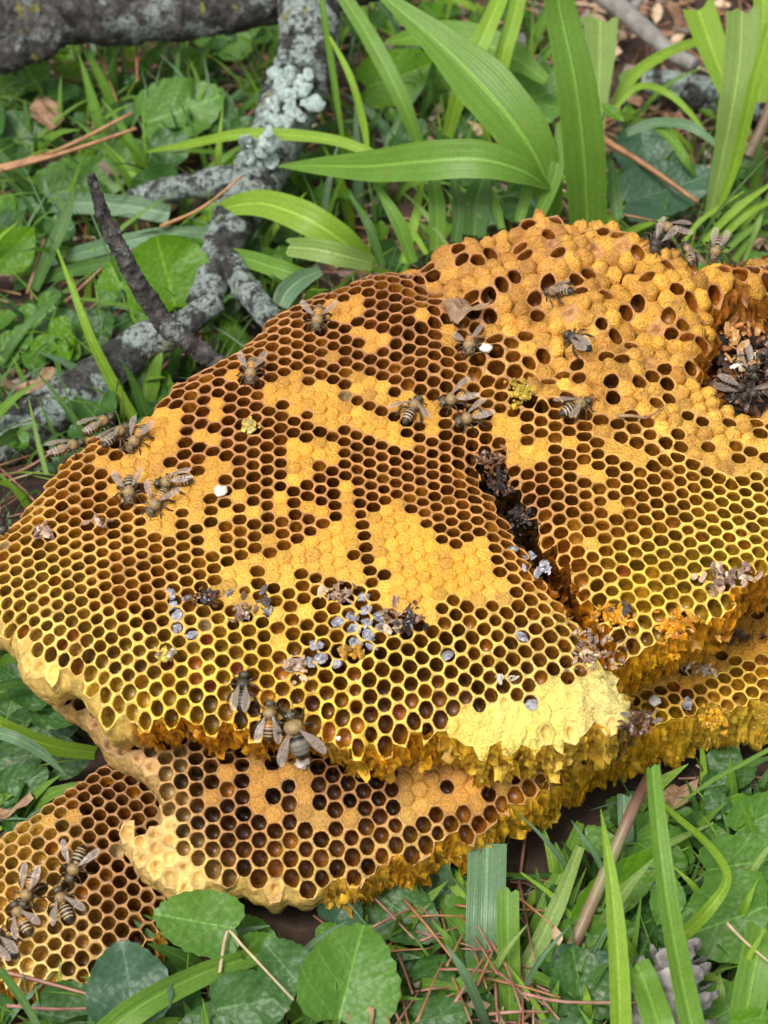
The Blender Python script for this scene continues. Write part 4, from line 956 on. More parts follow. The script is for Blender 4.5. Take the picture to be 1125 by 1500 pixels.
def crumbs(S, u, v, w, h, n, col, label, name, lift, cat, spread):
    p0 = S.solve(u, v, S.zb); nn = S.normal(np.array([p0[0]]), np.array([p0[1]]))[0]; mb = MB(); r_ = np.random.default_rng(int(u * 7 + v))
    for k in range(n * 3):
        p = S.solve(u + r_.normal(0, w / 3.4), v + r_.normal(0, h / 3.4), S.zb) + nn * (lift + abs(r_.normal(0, .08)))
        V, F = lump(r_.uniform(.05, .15) * spread, k + u, .7, r_.uniform(.5, 1), 7, 5); mb.put(V @ np.array(Matrix.Rotation(r_.uniform(0, 6), 3, r_.normal(0, 1, 3))) + p, F, 0, np.clip(np.array(col[r_.integers(len(col))]) * r_.uniform(.65, 1.25), 0, .9))
    o = mb.build(name, [M['honey']], origin=p0, smooth=False); tag(o, label, cat); return o
def husk(S, u, v, w, h, n, col, label, name='torn_husk', lift=0.05, cat='debris', spread=1.0, long=1.0):
    if cat in ('wax', 'pollen') and long == 1.0: return crumbs(S, u, v, w, h, n, col, label, cat + '_crumb', lift, cat, spread)
    """a heap of crumpled papery flakes"""
    p0 = S.at(u, v); nn = S.normal(np.array([p0[0]]), np.array([p0[1]]))[0]; c = pxlen(u, v, p0[2]); mb = MB()
    r_ = np.random.default_rng(int(u * 7 + v))
    for _ in range(int(n * 1.7)):
        uu, v2 = u + r_.normal(0, w / 3), v + r_.normal(0, h / 3); p = (S.solve(uu, v2, S.zb) if hasattr(S, 'zb') else S.at(uu, v2)) + nn * (lift + abs(r_.normal(0, .07)))
        a = r_.uniform(0, 6.28); s = r_.uniform(.05, .19) * spread; e1 = np.array([math.cos(a), math.sin(a), r_.normal(0, .5)]); e2 = np.array([-math.sin(a), math.cos(a), r_.normal(0, .5)])
        vs = []
        for i in range(5):
            for j in range(4):
                t = (i / 4 - .5) * 2 * long; q = (j / 3 - .5) * 2 * (1 - .5 * abs(i / 4 - .5) * 2) * .6
                vs.append(p + e1 * s * t + e2 * s * q + nn * (r_.normal(0, .025) + .12 * s * math.sin(3 * t + 2 * q)))
        cc = np.array(col[r_.integers(len(col))]) * r_.uniform(.6, 1.3)
        mb.put(np.array(vs), [(i * 4 + j, i * 4 + j + 1, i * 4 + j + 5, i * 4 + j + 4) for i in range(4) for j in range(3)], 0, np.clip(cc, 0, .9))
    o = mb.build(name, [M['husk']], origin=p0); tag(o, label, cat); return o
PK = [(.28, .16, .115), (.22, .125, .09), (.38, .25, .175)]; BR = [(.12, .055, .03), (.2, .09, .04), (.07, .035, .025)]; DK = [(.03, .02, .016), (.055, .035, .025), (.02, .014, .012)]; TAN = [(.45, .3, .18), (.55, .4, .26)]
husk(S_MAIN, 65, 780, 30, 22, 14, PK, 'crumpled pinkish husk in the open cells by the outer comb rim')
husk(S_MAIN, 152, 767, 26, 10, 7, PK, 'small pink larva scrap lying across open cells')
husk(S_MAIN, 310, 878, 46, 18, 16, BR + [(.35, .12, .05)], 'red-brown torn cap curling above the grey pupae')
husk(S_MAIN, 303, 880, 26, 20, 9, DK, 'black crumpled scrap beside the red-brown torn cap', lift=.1)
husk(S_MAIN, 355, 898, 22, 22, 12, PK, 'greyish pink scrap on torn cells below the capped patch')
husk(S_MAIN, 388, 885, 14, 26, 6, [(.2, .18, .18), (.1, .09, .09)], 'narrow dark wing shred on the torn cells')
husk(S_MAIN, 493, 872, 34, 16, 16, PK + TAN, 'fibrous pinkish cocoon scrap above the cluster of grey pupae')
husk(S_MAIN, 575, 905, 50, 22, 14, TAN + PK, 'tan papery scrap at the side of the pupa cluster')
husk(S_MAIN, 600, 905, 30, 34, 14, BR + DK, 'dark brown shrivelled scrap beside open cells and capped patch')
husk(S_MAIN, 432, 980, 30, 40, 14, PK + TAN, 'torn pinkish cell scraps above the pollen cells')
husk(S_MAIN, 515, 955, 30, 12, 9, [(.6, .3, .03), (.5, .24, .03)], 'orange crumbled wax under the pupa cluster', cat='wax')
husk(S_MAIN, 712, 672, 44, 18, 26, BR + [(.3, .17, .1)], 'torn brown cap flaps at the head of the crack')
husk(S_MAIN, 734, 706, 26, 30, 40, DK + BR, 'black rotten comb clump stuffed in the head of the crack', spread=.8, lift=-.05)
husk(S_MAIN, 760, 745, 26, 34, 30, DK, 'black flakes hanging down inside the crack', lift=-.5)
husk(S_MAIN, 870, 955, 60, 60, 46, PK + TAN, 'dusty pinkish crumbs scattered along the lip of the crack', spread=.7)
husk(S_MAIN, 1060, 845, 60, 22, 30, PK + TAN, 'pale pinkish crumbs on the honey cells by the torn right edge')
husk(S_MAIN, 915, 890, 24, 8, 5, [(.1, .08, .07)], 'short grey-brown sliver lying on yellow honey cells')
husk(S_MAIN, 935, 1060, 40, 26, 30, BR + [(.2, .16, .13)], 'dark brown crust at the corner beside the crack')
husk(S_MAIN, 745, 995, 22, 8, 5, [(.6, .52, .42)], 'pale wood-like splinter on the honey cells')
husk(S_MAIN, 367, 627, 20, 12, 9, [(.7, .5, .1), (.75, .6, .2)], 'yellow wax crumb among dark open cells', cat='wax')
husk(S_MAIN, 243, 960, 18, 16, 8, [(.7, .5, .1), (.5, .4, .3)], 'yellow wax crumb in a sealed cell near the pale lip', cat='wax')
husk(S_MAIN, 765, 575, 40, 26, 16, [(.55, .38, .04), (.6, .42, .06)], 'shreds of yellow wax in the valley beside the domed caps', cat='wax')
husk(S_MAIN, 900, 900, 60, 30, 26, [(.75, .30, .015), (.8, .36, .02)], 'bright orange pollen crumbs on the torn right edge', cat='pollen', lift=-.25)
husk(S_MAIN, 995, 915, 46, 30, 30, [(.8, .30, .012), (.8, .38, .02)], 'clump of bright orange pollen packed in the torn edge', cat='pollen', lift=-.3)
husk(S_LOW, 1045, 1055, 34, 26, 22, [(.75, .36, .02), (.8, .45, .03)], 'orange pollen clump on the torn edge of the lower comb', cat='pollen')
husk(S_LOW, 1030, 985, 60, 14, 9, [(.72, .62, .45)], 'curved glossy pale streak of wax on the lower comb', cat='wax', long=2.2)
husk(S_LOW, 1090, 940, 60, 18, 16, BR + [(.3, .14, .04)], 'brown cocoon sheet hanging under the torn right edge', lift=.3)
husk(S_MAIN, 790, 835, 24, 20, 8, [(.3, .3, .33), (.5, .48, .5)], 'grey pupa scrap at the lip of the crack')
# the rotten heap inside the hole of the comb
class Flat:
    def __init__(s, z): s.zc = z
    def at(s, u, v): return atz(u, v, s.zc)
    def normal(s, x, y): return np.array([[0, -.3, .95]])
hc = atz(1118, 520, 8.2); vv, ff = lump(1.0, 4, .45, .5, 26, 16); vv = vv * np.array([2.6, 2.9, .9])
vv += np.array([[.10 * noise.noise(Vector(q * 3.0)), .10 * noise.noise(Vector(q * 3.3)), .16 * noise.noise(Vector(q * 4.1))] for q in vv])
hm = MB(); hm.put(vv, ff, 0, np.array([np.array((.11, .045, .012)) * (1 + 1.2 * noise.noise(Vector(q * 1.8))) + np.array((.10, .03, 0)) * max(0, noise.noise(Vector(q * 1.1 + 3))) for q in vv]).clip(.01, .5))
o = hm.build('rotten_comb', [M['husk']]); o.location = Vector((hc - np.array([0, 0, .5])) * U); tag(o, 'wet dark amber rotten comb mass at the bottom of the hole', 'debris')
HF = Flat(8.5)
husk(HF, 1105, 525, 110, 130, 220, DK + BR + [(.3, .11, .03)], 'heap of black rotten comb and debris in the hole of the comb', spread=1.4)
husk(HF, 1085, 500, 50, 60, 26, [(.42, .17, .05), (.5, .25, .08)], 'amber-brown torn cell walls leaning in the hole', spread=1.8, lift=.6)
husk(HF, 1085, 540, 40, 30, 18, [(.7, .55, .3), (.75, .65, .5)], 'whitish mould patch on the rotten heap', lift=.4)
for u, v, du, dv, lab in ((1112, 462, -.4, 1, 'black dead bee at the upper side of the hole'), (1078, 562, 1, .3, 'black dead bee curled at the lower lip of the hole'), (1112, 585, -1, .2, 'black dead bee lying deepest in the rotten heap'), (1105, 535, .5, 1, 'black dead bee on its side beside the mould patch')):
    p = atz(u, v, 8.9); q = atz(u + du * 5, v + dv * 5, 8.9); bee(p, q - p, np.array([.1, -.3, .9]), lab, style='dark', splay=10, roll=50)

# dry leaf fragment on the comb
def leaf_scrap(name, pts, z, mat, label, cat='leaf', curl=.3, thick=.03, lift=None):
    P3 = []
    c = np.mean(np.array(pts), 0)
    dense = []
    for i_ in range(len(pts)):
        a_, b_2 = np.array(pts[i_], float), np.array(pts[(i_ + 1) % len(pts)], float)
        for f_2 in (0, .33, .67): dense.append(tuple(a_ + (b_2 - a_) * f_2 + np.array([random.gauss(0, 1.6), random.gauss(0, 1.6)])))
    pts = dense
    for f in (1, .5):
        for i, (u, v) in enumerate(pts):
            uu, vv = c + (np.array([u, v]) - c) * f; q = atz(uu, vv, z); q[2] += curl * noise.noise(Vector((uu * .05, vv * .05, z))) + curl * .5 * ((uu - c[0]) / 30) ** 2 * f; P3.append(q)
    P3.append(atz(c[0], c[1], z)); n = len(pts); P3 = np.array(P3)
    F = [(i, (i + 1) % n, n + (i + 1) % n, n + i) for i in range(n)] + [(n + i, n + (i + 1) % n, 2 * n) for i in range(n)]
    m = len(P3); bot = P3 - np.array([0, 0, thick]); F2 = [tuple(a + m for a in f[::-1]) for f in F] + [(i, i + m, (i + 1) % n + m, (i + 1) % n) for i in range(n)]
    o = build(name, np.vstack([P3, bot]), F + F2, M[mat], origin=P3.mean(0), smooth=False); tag(o, label, cat); return o
z_ = S_MAIN.at(680, 450)[2] + .35
leaf_scrap('dry_leaf', [(650, 458), (655, 440), (668, 436), (670, 421), (678, 428), (690, 440), (712, 455), (718, 462), (690, 462), (672, 470), (660, 472)], z_, 'dead', 'curled tan dry leaf fragment lying on the domed brood caps', curl=.5)
v_, f_, _ = tube([S_MAIN.at(u, v) + np.array([0, 0, h]) for u, v, h in ((905, 617, .25), (925, 620, .35), (945, 622, .3), (960, 615, .35), (970, 600, .25))], [.07, .06, .05, .04, .025], 6)
tag(build('dry_stalk', v_, f_, M['dead']), 'thin brown dry stalk lying across open drone cells', 'stalk')

# ------------------------------------------------------------------ plants
def ribbon(path, widths, nrm=None, fold=0.25, seg=4, twist=0.0, tip=False):
    path = np.asarray(path, float); n = len(path); tan = np.gradient(path, axis=0); tan /= np.linalg.norm(tan, axis=1, keepdims=True) + 1e-9
    V = []; UV = []; L = np.concatenate([[0], np.cumsum(np.linalg.norm(np.diff(path, axis=0), axis=1))])
    for i in range(n):
        nn = np.array(nrm if nrm is not None else (0, -.6, .8), float); a = np.cross(tan[i], nn)
        if np.linalg.norm(a) < .15: a = np.cross(tan[i], np.array([1.0, 0, 0.2]))
        a /= np.linalg.norm(a); b = np.cross(a, tan[i])
        tw = twist * (i / (n - 1)); a2 = a * math.cos(tw) + b * math.sin(tw); b2 = np.cross(a2, tan[i])
        for k in range(seg + 1):
            s = (k / seg - .5) * 2
            V.append(path[i] + a2 * s * widths[i] / 2 + b2 * (abs(s) - .5) * widths[i] / 2 * fold + b2 * .012 * math.sin(L[i] * 2.1 + s * 5)); UV.append((k / seg, L[i] / 6))
    F = [(i * (seg + 1) + k, i * (seg + 1) + k + 1, (i + 1) * (seg + 1) + k + 1, (i + 1) * (seg + 1) + k) for i in range(n - 1) for k in range(seg)]
    return np.array(V), F, np.array(UV)
def blade(label, mat, pts, wpx, fold=.25, nrm=None, group=None, n=16, twist=0.0, ragged=False, name='grass_blade'):
    """pts: photo u, v and depth y; wpx: widths in photo pixels"""
    P3 = np.array([aty(u, v, y) for u, v, y in pts]); P3[:, 2] = np.maximum(P3[:, 2], -0.3)
    n = max(n, 4 * len(pts)); P = smooth_path(P3, n)
    sc = np.linalg.norm(P - np.array([0, 0, CAM_H]), axis=1) / FPX
    W = np.interp(np.linspace(0, 1, n), np.linspace(0, 1, len(wpx)), wpx) * sc
    V, F, UV = ribbon(P, W, nrm, fold, 6, twist)
    if ragged:
        for k in range(7): V[-1 - k] += (P[-1] - P[-2]) * random.uniform(-.6, .35); 
    o = build(name, V, F, M[mat], origin=P[0], uv=UV); tag(o, label, 'grass', group); return o
G = 'broad grass blades round the comb'
b_ = lambda lab, mat, pts, w, **k: blade(lab, mat, pts, w, group=G, **k)
b_('broad glossy grass blade leaning over the domed end of the comb', 'g_mid', [(808, 330, 67), (800, 262, 67), (765, 195, 67.5), (705, 122, 69), (640, 58, 71), (560, -8, 73)], [22, 48, 78, 84, 50, 16], fold=.3)
b_('tall dark green upright grass blade behind the domed comb end', 'g_mid', [(862, 345, 66), (856, 230, 66), (843, 120, 66.5), (822, 20, 67.5), (808, -60, 68)], [52, 62, 58, 46, 30], fold=.22)
b_('wide pale-edged grass blade lying level behind the comb, tip towards the lichen branch', 'g_mid', [(806, 277, 66.5), (765, 250, 66), (700, 233, 66), (620, 236, 66.5), (545, 243, 68), (470, 243, 70), (408, 243, 71)], [5, 40, 56, 58, 46, 26, 3], nrm=(0, -.75, .66), fold=.15)
b_('long narrow lime grass blade crossing over the lichen branch', 'g_lime', [(560, 232, 70), (500, 208, 71), (430, 198, 72), (350, 197, 73), (275, 212, 75), (215, 222, 77)], [14, 16, 18, 17, 14, 4], nrm=(0, -.6, .8))
b_('arching mid-green grass blade whose tip curls before the lichen branch', 'g_lime', [(548, 392, 66.5), (500, 352, 66), (445, 318, 66.5), (385, 298, 68), (335, 303, 69), (305, 318, 70)], [22, 44, 48, 40, 26, 5], nrm=(0, -.7, .7))
b_('short torn lime grass blade just above the comb rim', 'g_pale', [(545, 386, 65.5), (500, 374, 65), (460, 365, 65.3), (420, 362, 66)], [22, 34, 34, 26], nrm=(0, -.8, .6), ragged=True)
b_('narrow grass blade pointing at the round backlit leaf', 'g_mid', [(455, 405, 65), (415, 396, 65), (365, 380, 66), (315, 370, 67), (268, 367, 68)], [16, 28, 26, 18, 3], nrm=(0, -.75, .65))
b_('short blue-green blade curving down onto the comb rim', 'g_blue', [(470, 396, 65), (440, 410, 64.5), (420, 428, 64), (410, 448, 63.5)], [14, 28, 32, 26], nrm=(0, -.8, .6))
b_('tall slanting grass blade beside the lichen branch', 'g_mid', [(622, 235, 74), (590, 150, 75), (550, 70, 77), (510, 5, 79), (480, -40, 80)], [12, 24, 26, 22, 18])
b_('thin upright grass blade brushing the lichen branch', 'g_mid', [(502, 205, 74), (488, 110, 75), (474, 20, 76), (468, -30, 77)], [6, 10, 9, 6])
b_('thin bent grass blade with a brown knot', 'g_lime', [(540, 238, 72), (532, 180, 73), (512, 110, 74), (475, 40, 76)], [6, 11, 10, 4])
b_('slim lime blade rising behind the leaning broad blade', 'g_lime', [(655, 200, 75), (672, 140, 75), (690, 95, 76), (712, 45, 77), (740, -20, 79)], [16, 26, 26, 26, 22])
b_('upright lime blade behind the leaning broad blade, nearer the tall dark one', 'g_lime', [(718, 190, 76), (735, 90, 77), (752, 30, 78), (765, -30, 79)], [14, 24, 24, 20])
b_('broad dark leaf blade lying level behind the upright lime blades', 'g_mid', [(800, 118, 78), (745, 78, 79), (690, 58, 80), (630, 50, 81), (565, 62, 82)], [16, 44, 50, 40, 8])
b_('cut pale green blade with a square top behind the tall dark blade', 'g_pale', [(874, 215, 75), (877, 150, 76), (879, 90, 77), (880, 28, 78)], [14, 26, 40, 50], ragged=True)
b_('long arching grass blade over the bare mulch', 'g_lime', [(896, 165, 77), (918, 122, 78), (955, 90, 79), (1005, 66, 80), (1062, 56, 81), (1120, 62, 82)], [12, 17, 16, 14, 11, 6])
b_('small arching blade under the long arching one over the mulch', 'g_lime', [(895, 165, 76), (935, 127, 77), (975, 135, 77), (1010, 165, 76), (1040, 205, 75)], [6, 10, 11, 9, 3])
b_('blue-green drooping blade above the dark round leaf', 'g_blue', [(918, 195, 74), (960, 180, 74), (1010, 185, 73), (1058, 218, 72)], [12, 15, 15, 8])
b_('drooping dark blade beside the dark round leaf', 'g_mid', [(960, 185, 74), (985, 205, 73), (1005, 235, 72), (1018, 258, 72)], [10, 15, 14, 5])
b_('tall broad pale blade standing at the mulch edge', 'g_pale', [(1040, 315, 71), (1058, 235, 71.5), (1075, 150, 72), (1085, 80, 73), (1088, 12, 74)], [16, 28, 42, 48, 46], ragged=True)
b_('broad torn blade leaning behind the tall pale one at the mulch edge', 'g_lime', [(1072, 160, 76), (1058, 110, 77), (1040, 60, 78), (1022, 8, 79)], [14, 34, 44, 46], ragged=True)
b_('narrow blade folded along the tall pale one', 'g_lime', [(1048, 318, 70.5), (1078, 235, 71), (1103, 130, 71.5), (1128, 35, 72.5)], [8, 16, 18, 16])
b_('cut blade end at the upper edge of the mulch', 'g_lime', [(1112, 150, 79), (1116, 90, 80), (1118, 30, 81), (1120, -20, 82)], [22, 28, 30, 30])
for i, (a, c, d, w, mt) in enumerate([((1030, 345), (1080, 305), (1140, 262), 12, 'g_lime'), ((1045, 352), (1090, 315), (1140, 290), 14, 'g_lime'), ((1060, 360), (1100, 335), (1140, 318), 11, 'g_mid'), ((1020, 350), (1060, 300), (1128, 225), 5, 'g_dark'), ((1075, 372), (1105, 345), (1140, 345), 12, 'g_mid'), ((1000, 345), (1030, 320), (1090, 280), 8, 'g_lime'), ((1090, 372), (1110, 330), (1120, 300), 8, 'g_pale')]):
    blade(['upper lime blade of the tuft behind the broken comb end', 'second lime blade of the tuft behind the broken comb end', 'green blade lying low in the tuft behind the broken comb end', 'thin dark stem rising from the tuft behind the broken comb end', 'flat green blade at the foot of the tuft behind the comb', 'slender lime blade of the tuft beside the large dark leaf', 'short pale blade standing at the back of the tuft'][i], mt, [(a[0], a[1] + 10, 66), (c[0], c[1], 66.5), (d[0], d[1], 67.5)], [w * .8, w, w * .3], group='tuft of grass behind the comb end')
for i, (u0, v0, u1, v1, u2, v2, w, mt) in enumerate([(605, 385, 580, 320, 545, 262, 20, 'g_mid'), (640, 368, 640, 300, 632, 245, 26, 'g_mid'), (668, 355, 672, 300, 660, 250, 20, 'g_dark'), (695, 345, 700, 290, 712, 250, 40, 'g_dark'), (735, 335, 722, 290, 700, 255, 14, 'g_mid'), (590, 385, 606, 330, 620, 262, 14, 'g_lime'), (760, 325, 775, 270, 790, 200, 18, 'g_mid'), (560, 390, 540, 330, 512, 285, 14, 'g_dark'), (625, 372, 600, 335, 562, 300, 10, 'g_lime'), (790, 315, 815, 250, 818, 180, 22, 'g_mid'), (905, 320, 900, 280, 895, 235, 20, 'g_dark'), (655, 360, 620, 310, 590, 282, 8, 'g_pale')]):
    blade(['green blade bent over beside the short torn lime blade', 'wide green blade standing under the level wide blade', 'dark blade standing beside the wide green one behind the rim', 'broadest dark blade standing behind the comb rim', 'narrow green blade beside the broadest dark one', 'lime blade crossing the bent green one behind the rim', 'green blade at the foot of the leaning broad blade', 'dark narrow blade beside the arching lime blade', 'thin lime blade leaning across the row behind the rim', 'green blade between the leaning broad blade and the tall dark one', 'short dark blade between tall dark blade and orange needle', 'thin pale blade leaning low behind the comb rim'][i], mt, [(u0, v0, 66), (u1, v1, 67), (u2, v2, 68.5)], [w * .8, w, w * .35], group='grass row behind the comb rim')
b_('pale blue-green cut blade pointing at the bare twig tip', 'g_blue', [(-40, 250, 78), (0, 262, 77), (45, 274, 76), (80, 286, 75.5)], [20, 22, 22, 22], nrm=(0, -.7, .7), ragged=True)
b_('wide dark blue-green blade lying behind the bare twig', 'g_blue', [(-20, 318, 74), (50, 300, 73.5), (120, 298, 73), (190, 303, 72.5), (248, 314, 72)], [10, 26, 30, 30, 28], nrm=(0, -.75, .66))
b_('dark upright blade beside the bright leaf at the far side', 'g_dark', [(50, 425, 68), (75, 365, 69), (95, 320, 70), (106, 282, 71)], [14, 20, 18, 8])
b_('dull dark blade lying under the bare twig', 'g_dark', [(20, 420, 69), (90, 400, 68.5), (150, 386, 68), (220, 372, 68)], [14, 18, 18, 12], nrm=(0, -.7, .7))
b_('second dull dark blade under the bare twig', 'g_blue', [(60, 385, 70), (120, 370, 69.5), (180, 355, 69), (260, 342, 69)], [14, 22, 24, 18], nrm=(0, -.7, .7))
b_('blue-green blade end lying on the lichen branch', 'g_blue', [(255, 338, 70), (310, 342, 69.5), (350, 345, 69.5), (384, 347, 69.5)], [12, 20, 20, 18], nrm=(0, -.75, .66), ragged=True)
b_('lime blade hanging down between clover and thick lichen branch', 'g_lime', [(195, 612, 59), (165, 560, 59.5), (135, 500, 60), (112, 440, 61), (84, 365, 63)], [16, 17, 14, 10, 3])
b_('broad green blade tucked between comb rim and thick lichen branch', 'g_mid', [(210, 600, 60), (215, 560, 60.5), (222, 520, 61), (232, 480, 62)], [30, 40, 34, 16])
b_('pale thin blade standing before the thick lichen branch', 'g_pale', [(68, 695, 55), (55, 645, 56), (42, 585, 57)], [7, 7, 2])
b_('bright grass blade reaching under the pale lip of the comb', 'g_lime', [(-40, 1040, 40), (10, 1068, 40), (75, 1093, 40.3), (140, 1103, 41)], [22, 26, 26, 20], nrm=(0, -.7, .7))
b_('blue-green grass blade below the bright one by the pale lip', 'g_blue', [(-30, 1068, 40), (20, 1080, 39.5), (60, 1102, 39.3), (97, 1136, 39)], [16, 18, 16, 3], nrm=(0, -.7, .7))
b_('dark thin blade at the far side near the lowest slab', 'g_dark', [(-20, 1010, 42), (30, 1000, 42.5), (90, 1005, 43), (110, 1018, 43)], [10, 14, 12, 6], nrm=(0, -.7, .7))
b_('tall cut blade standing in front of the lower comb with a whitish top', 'g_mid', [(1028, 1560, 28), (1005, 1460, 29.5), (982, 1340, 31), (966, 1220, 33), (956, 1120, 35)], [36, 34, 30, 26, 20], ragged=True, fold=.6)
b_('pointed bright lime blade standing in front of the pink stem', 'g_lime', [(910, 1560, 28.5), (908, 1450, 30), (902, 1350, 31.5), (893, 1270, 33), (880, 1185, 34.5)], [30, 30, 26, 17, 1], fold=.5)
b_('short lime blade curving out from under the comb edge', 'g_lime', [(640, 1265, 37), (665, 1290, 36.3), (705, 1335, 35.3), (762, 1412, 34)], [22, 25, 20, 2], nrm=(0, -.7, .7))
b_('wide blue-green blade standing under the comb edge', 'g_blue', [(705, 1560, 31), (708, 1460, 32.5), (711, 1350, 34), (714, 1235, 36.5)], [48, 54, 56, 56], fold=.15)
b_('square-cut green blade beside the wide blue-green one', 'g_mid', [(748, 1500, 31.5), (746, 1430, 32.5), (744, 1360, 33.5), (744, 1302, 34.5)], [28, 32, 33, 32], ragged=True)
b_('slanting blade with a brown withered tip among red needles', 'g_mid', [(668, 1345, 34), (700, 1395, 33.5), (735, 1440, 33), (772, 1475, 32.5)], [12, 20, 22, 14])
b_('thin lime blade slanting across the broad foreground leaf', 'g_lime', [(763, 1278, 36), (815, 1318, 35), (860, 1375, 34), (905, 1450, 32.5), (940, 1530, 31)], [3, 8, 9, 9, 8])
b_('stubby cut blade in front of the pine cone', 'g_mid', [(985, 1570, 28), (965, 1500, 29), (945, 1440, 30.5), (932, 1412, 31)], [44, 44, 40, 38], ragged=True)
b_('pale green blade slanting beside the pink stem', 'g_pale', [(722, 1520, 31.5), (770, 1420, 33), (815, 1330, 34.5), (850, 1240, 36.5)], [26, 28, 24, 14])
b_('arching thin blade looping over the serrated leaves', 'g_lime', [(985, 1385, 33), (1040, 1330, 33), (1065, 1285, 34), (1040, 1240, 35.5), (990, 1195, 37.5), (960, 1165, 39)], [20, 18, 13, 11, 9, 3])
b_('glossy grey-green cut blade under the lower comb', 'g_blue', [(918, 1310, 36), (918, 1260, 37), (917, 1215, 37.8), (914, 1165, 38.8)], [22, 23, 22, 20], ragged=True)
b_('thin blade crossing in front of the lower comb edge', 'g_mid', [(1150, 1085, 39), (1085, 1120, 38.5), (1040, 1145, 38), (985, 1185, 37.5)], [7, 7, 6, 2], nrm=(0, -.7, .7))
b_('cut green blade standing before the serrated leaf and pine cone', 'g_mid', [(1085, 1530, 30), (1098, 1460, 31), (1110, 1400, 32), (1118, 1358, 33)], [48, 50, 50, 48], ragged=True)
b_('pale blade catching light beside the serrated leaves', 'g_pale', [(820, 1345, 35), (870, 1300, 35.5), (940, 1255, 36.5), (1045, 1205, 38)], [10, 15, 17, 4], nrm=(0, -.7, .7))
b_('long striped blade lying over the foreground violet leaves', 'g_mid', [(130, 1540, 29.5), (200, 1478, 30.5), (290, 1430, 31.8), (360, 1405, 32.6), (412, 1388, 33.2)], [44, 40, 34, 28, 18], nrm=(0, -.7, .7), ragged=True, fold=.4)
b_('thin blade arching over the front corner of the lowest slab', 'g_dark', [(0, 1420, 31.5), (30, 1460, 30.5), (60, 1510, 29.5)], [12, 12, 9])
b_('dim blade under the comb edge pointing at the pink stem', 'g_dark', [(660, 1290, 38.5), (720, 1255, 39), (790, 1215, 40), (830, 1190, 41)], [12, 24, 26, 18], nrm=(0, -.7, .7))
b_('green blade running up beside the cut glossy blade', 'g_mid', [(770, 1400, 34), (800, 1330, 35), (830, 1260, 36.5), (850, 1205, 38)], [22, 26, 24, 12])

_LC = {}
def leaf_cached(kind, seed, cup):
    k = (kind, seed, cup)
    if k not in _LC: _LC[k] = leaf_mesh(1, 1, kind, seed, None, cup)
    return _LC[k]
def leaf_mesh(L, Wd, kind, seed, mat, cup=.15):
    n = 44; r_ = np.random.default_rng(seed); O = []
    for i in range(n):
        t = i / n * 2 * math.pi
        if kind == 'heart': rr = 1 - .33 * math.exp(-((((t + math.pi) % (2 * math.pi)) - math.pi) / .42) ** 2) * 1.0; x = -math.cos(t) * rr * .5 ; y = math.sin(t) * rr * .5 * (1 - .25 * (x + .0)); x = x + .06 * max(0, x) * 2 * (1 - abs(y) * 2)
        elif kind == 'round': x = -math.cos(t) * .5 * (1 - .25 * math.exp(-((((t + math.pi) % (2 * math.pi)) - math.pi) / .25) ** 2)); y = math.sin(t) * .5
        else: x = -math.cos(t) * .5; y = math.sin(t) * .5 * (1 - .35 * x) * math.sin(min(math.pi, max(0, (x + .5)) * math.pi)) ** .35
        s = 1 + (.035 if i % 2 else -.01) * (1 if kind != 'round' else .7) + r_.normal(0, .008)
        O.append((x * s, y * s))
    O = np.array(O); V = []; UV = []
    rings = (1, .93, .75, .5, .25)
    for f in rings:
        for x, y in O:
            x2, y2 = x * f, y * f
            z = cup * ((x2 ** 2 + y2 ** 2) * 1.6) + .35 * abs(y2) * cup * 2 + .012 * math.sin((x2 - .5 * abs(y2)) * 21 + seed) * (1 - f * .3) * f + .03 * math.sin(x2 * 9 + seed) * f * f + .03 * math.sin(math.atan2(y2, x2) * 5 + seed) * f ** 3
            V.append((x2 * L, y2 * Wd, z * min(L, Wd))); UV.append((y2 + .5, x2 + .5))
    V.append((0, 0, 0)); UV.append((.5, .5)); m = len(rings)
    F = [(j * n + i, j * n + (i + 1) % n, (j + 1) * n + (i + 1) % n, (j + 1) * n + i) for j in range(m - 1) for i in range(n)] + [((m - 1) * n + i, (m - 1) * n + (i + 1) % n, m * n) for i in range(n)]
    return np.array(V), F, np.array(UV)
def leaf(label, u, v, y, Lpx, Wpx, ang, mat='v_mid', kind='heart', nrm=(0, -.55, .8), cup=.15, name='violet_leaf', cat='leaf', seed=None, stalk=True, group='leafy ground plants'):
    """ang: direction of the leaf tip in the photo, degrees, 0 = right, 90 = up"""
    p = aty(u, v, y); sc = np.linalg.norm(p - np.array([0, 0, CAM_H])) / FPX
    V, F, UV = leaf_mesh(Lpx * sc, Wpx * sc, kind, seed if seed is not None else int(u + v), mat, cup)
    n = np.array(nrm, float); n /= np.linalg.norm(n)
    a = math.radians(ang); d = np.array([math.cos(a), math.sin(a) * SP, math.sin(a) * CP]); d = d - n * (d @ n); d /= np.linalg.norm(d); s = np.cross(n, d)
    V = p + V[:, :1] * d + V[:, 1:2] * s + V[:, 2:] * n
    low = V[:, 2].min()
    if low < -0.2: V[:, 2] += -0.2 - low
    o = build(name, V, F, M[mat], origin=p, uv=UV); tag(o, label, cat, group)
    if stalk:
        base = p - d * Lpx * sc * .30
        v_, f_, _ = tube(smooth_path([base + n * .02 - n * .06, base - d * .5 - np.array([0, 0, max(.3, p[2] * .4)]), np.array([base[0] - d[0] * .9, base[1] + .6, -.5])], 8), [.06, .06, .07, .07, .08, .08, .09, .09], 6)
        st = build('leaf_stalk', v_, f_, M['stalk'], o, origin=p); st.location = (0, 0, 0)
    return o
leaf('glossy toothed violet leaf touching the pale pitted lobe', 300, 1352, 33.6, 132, 92, 170, 'v_mid', nrm=(.1, -.5, .85))
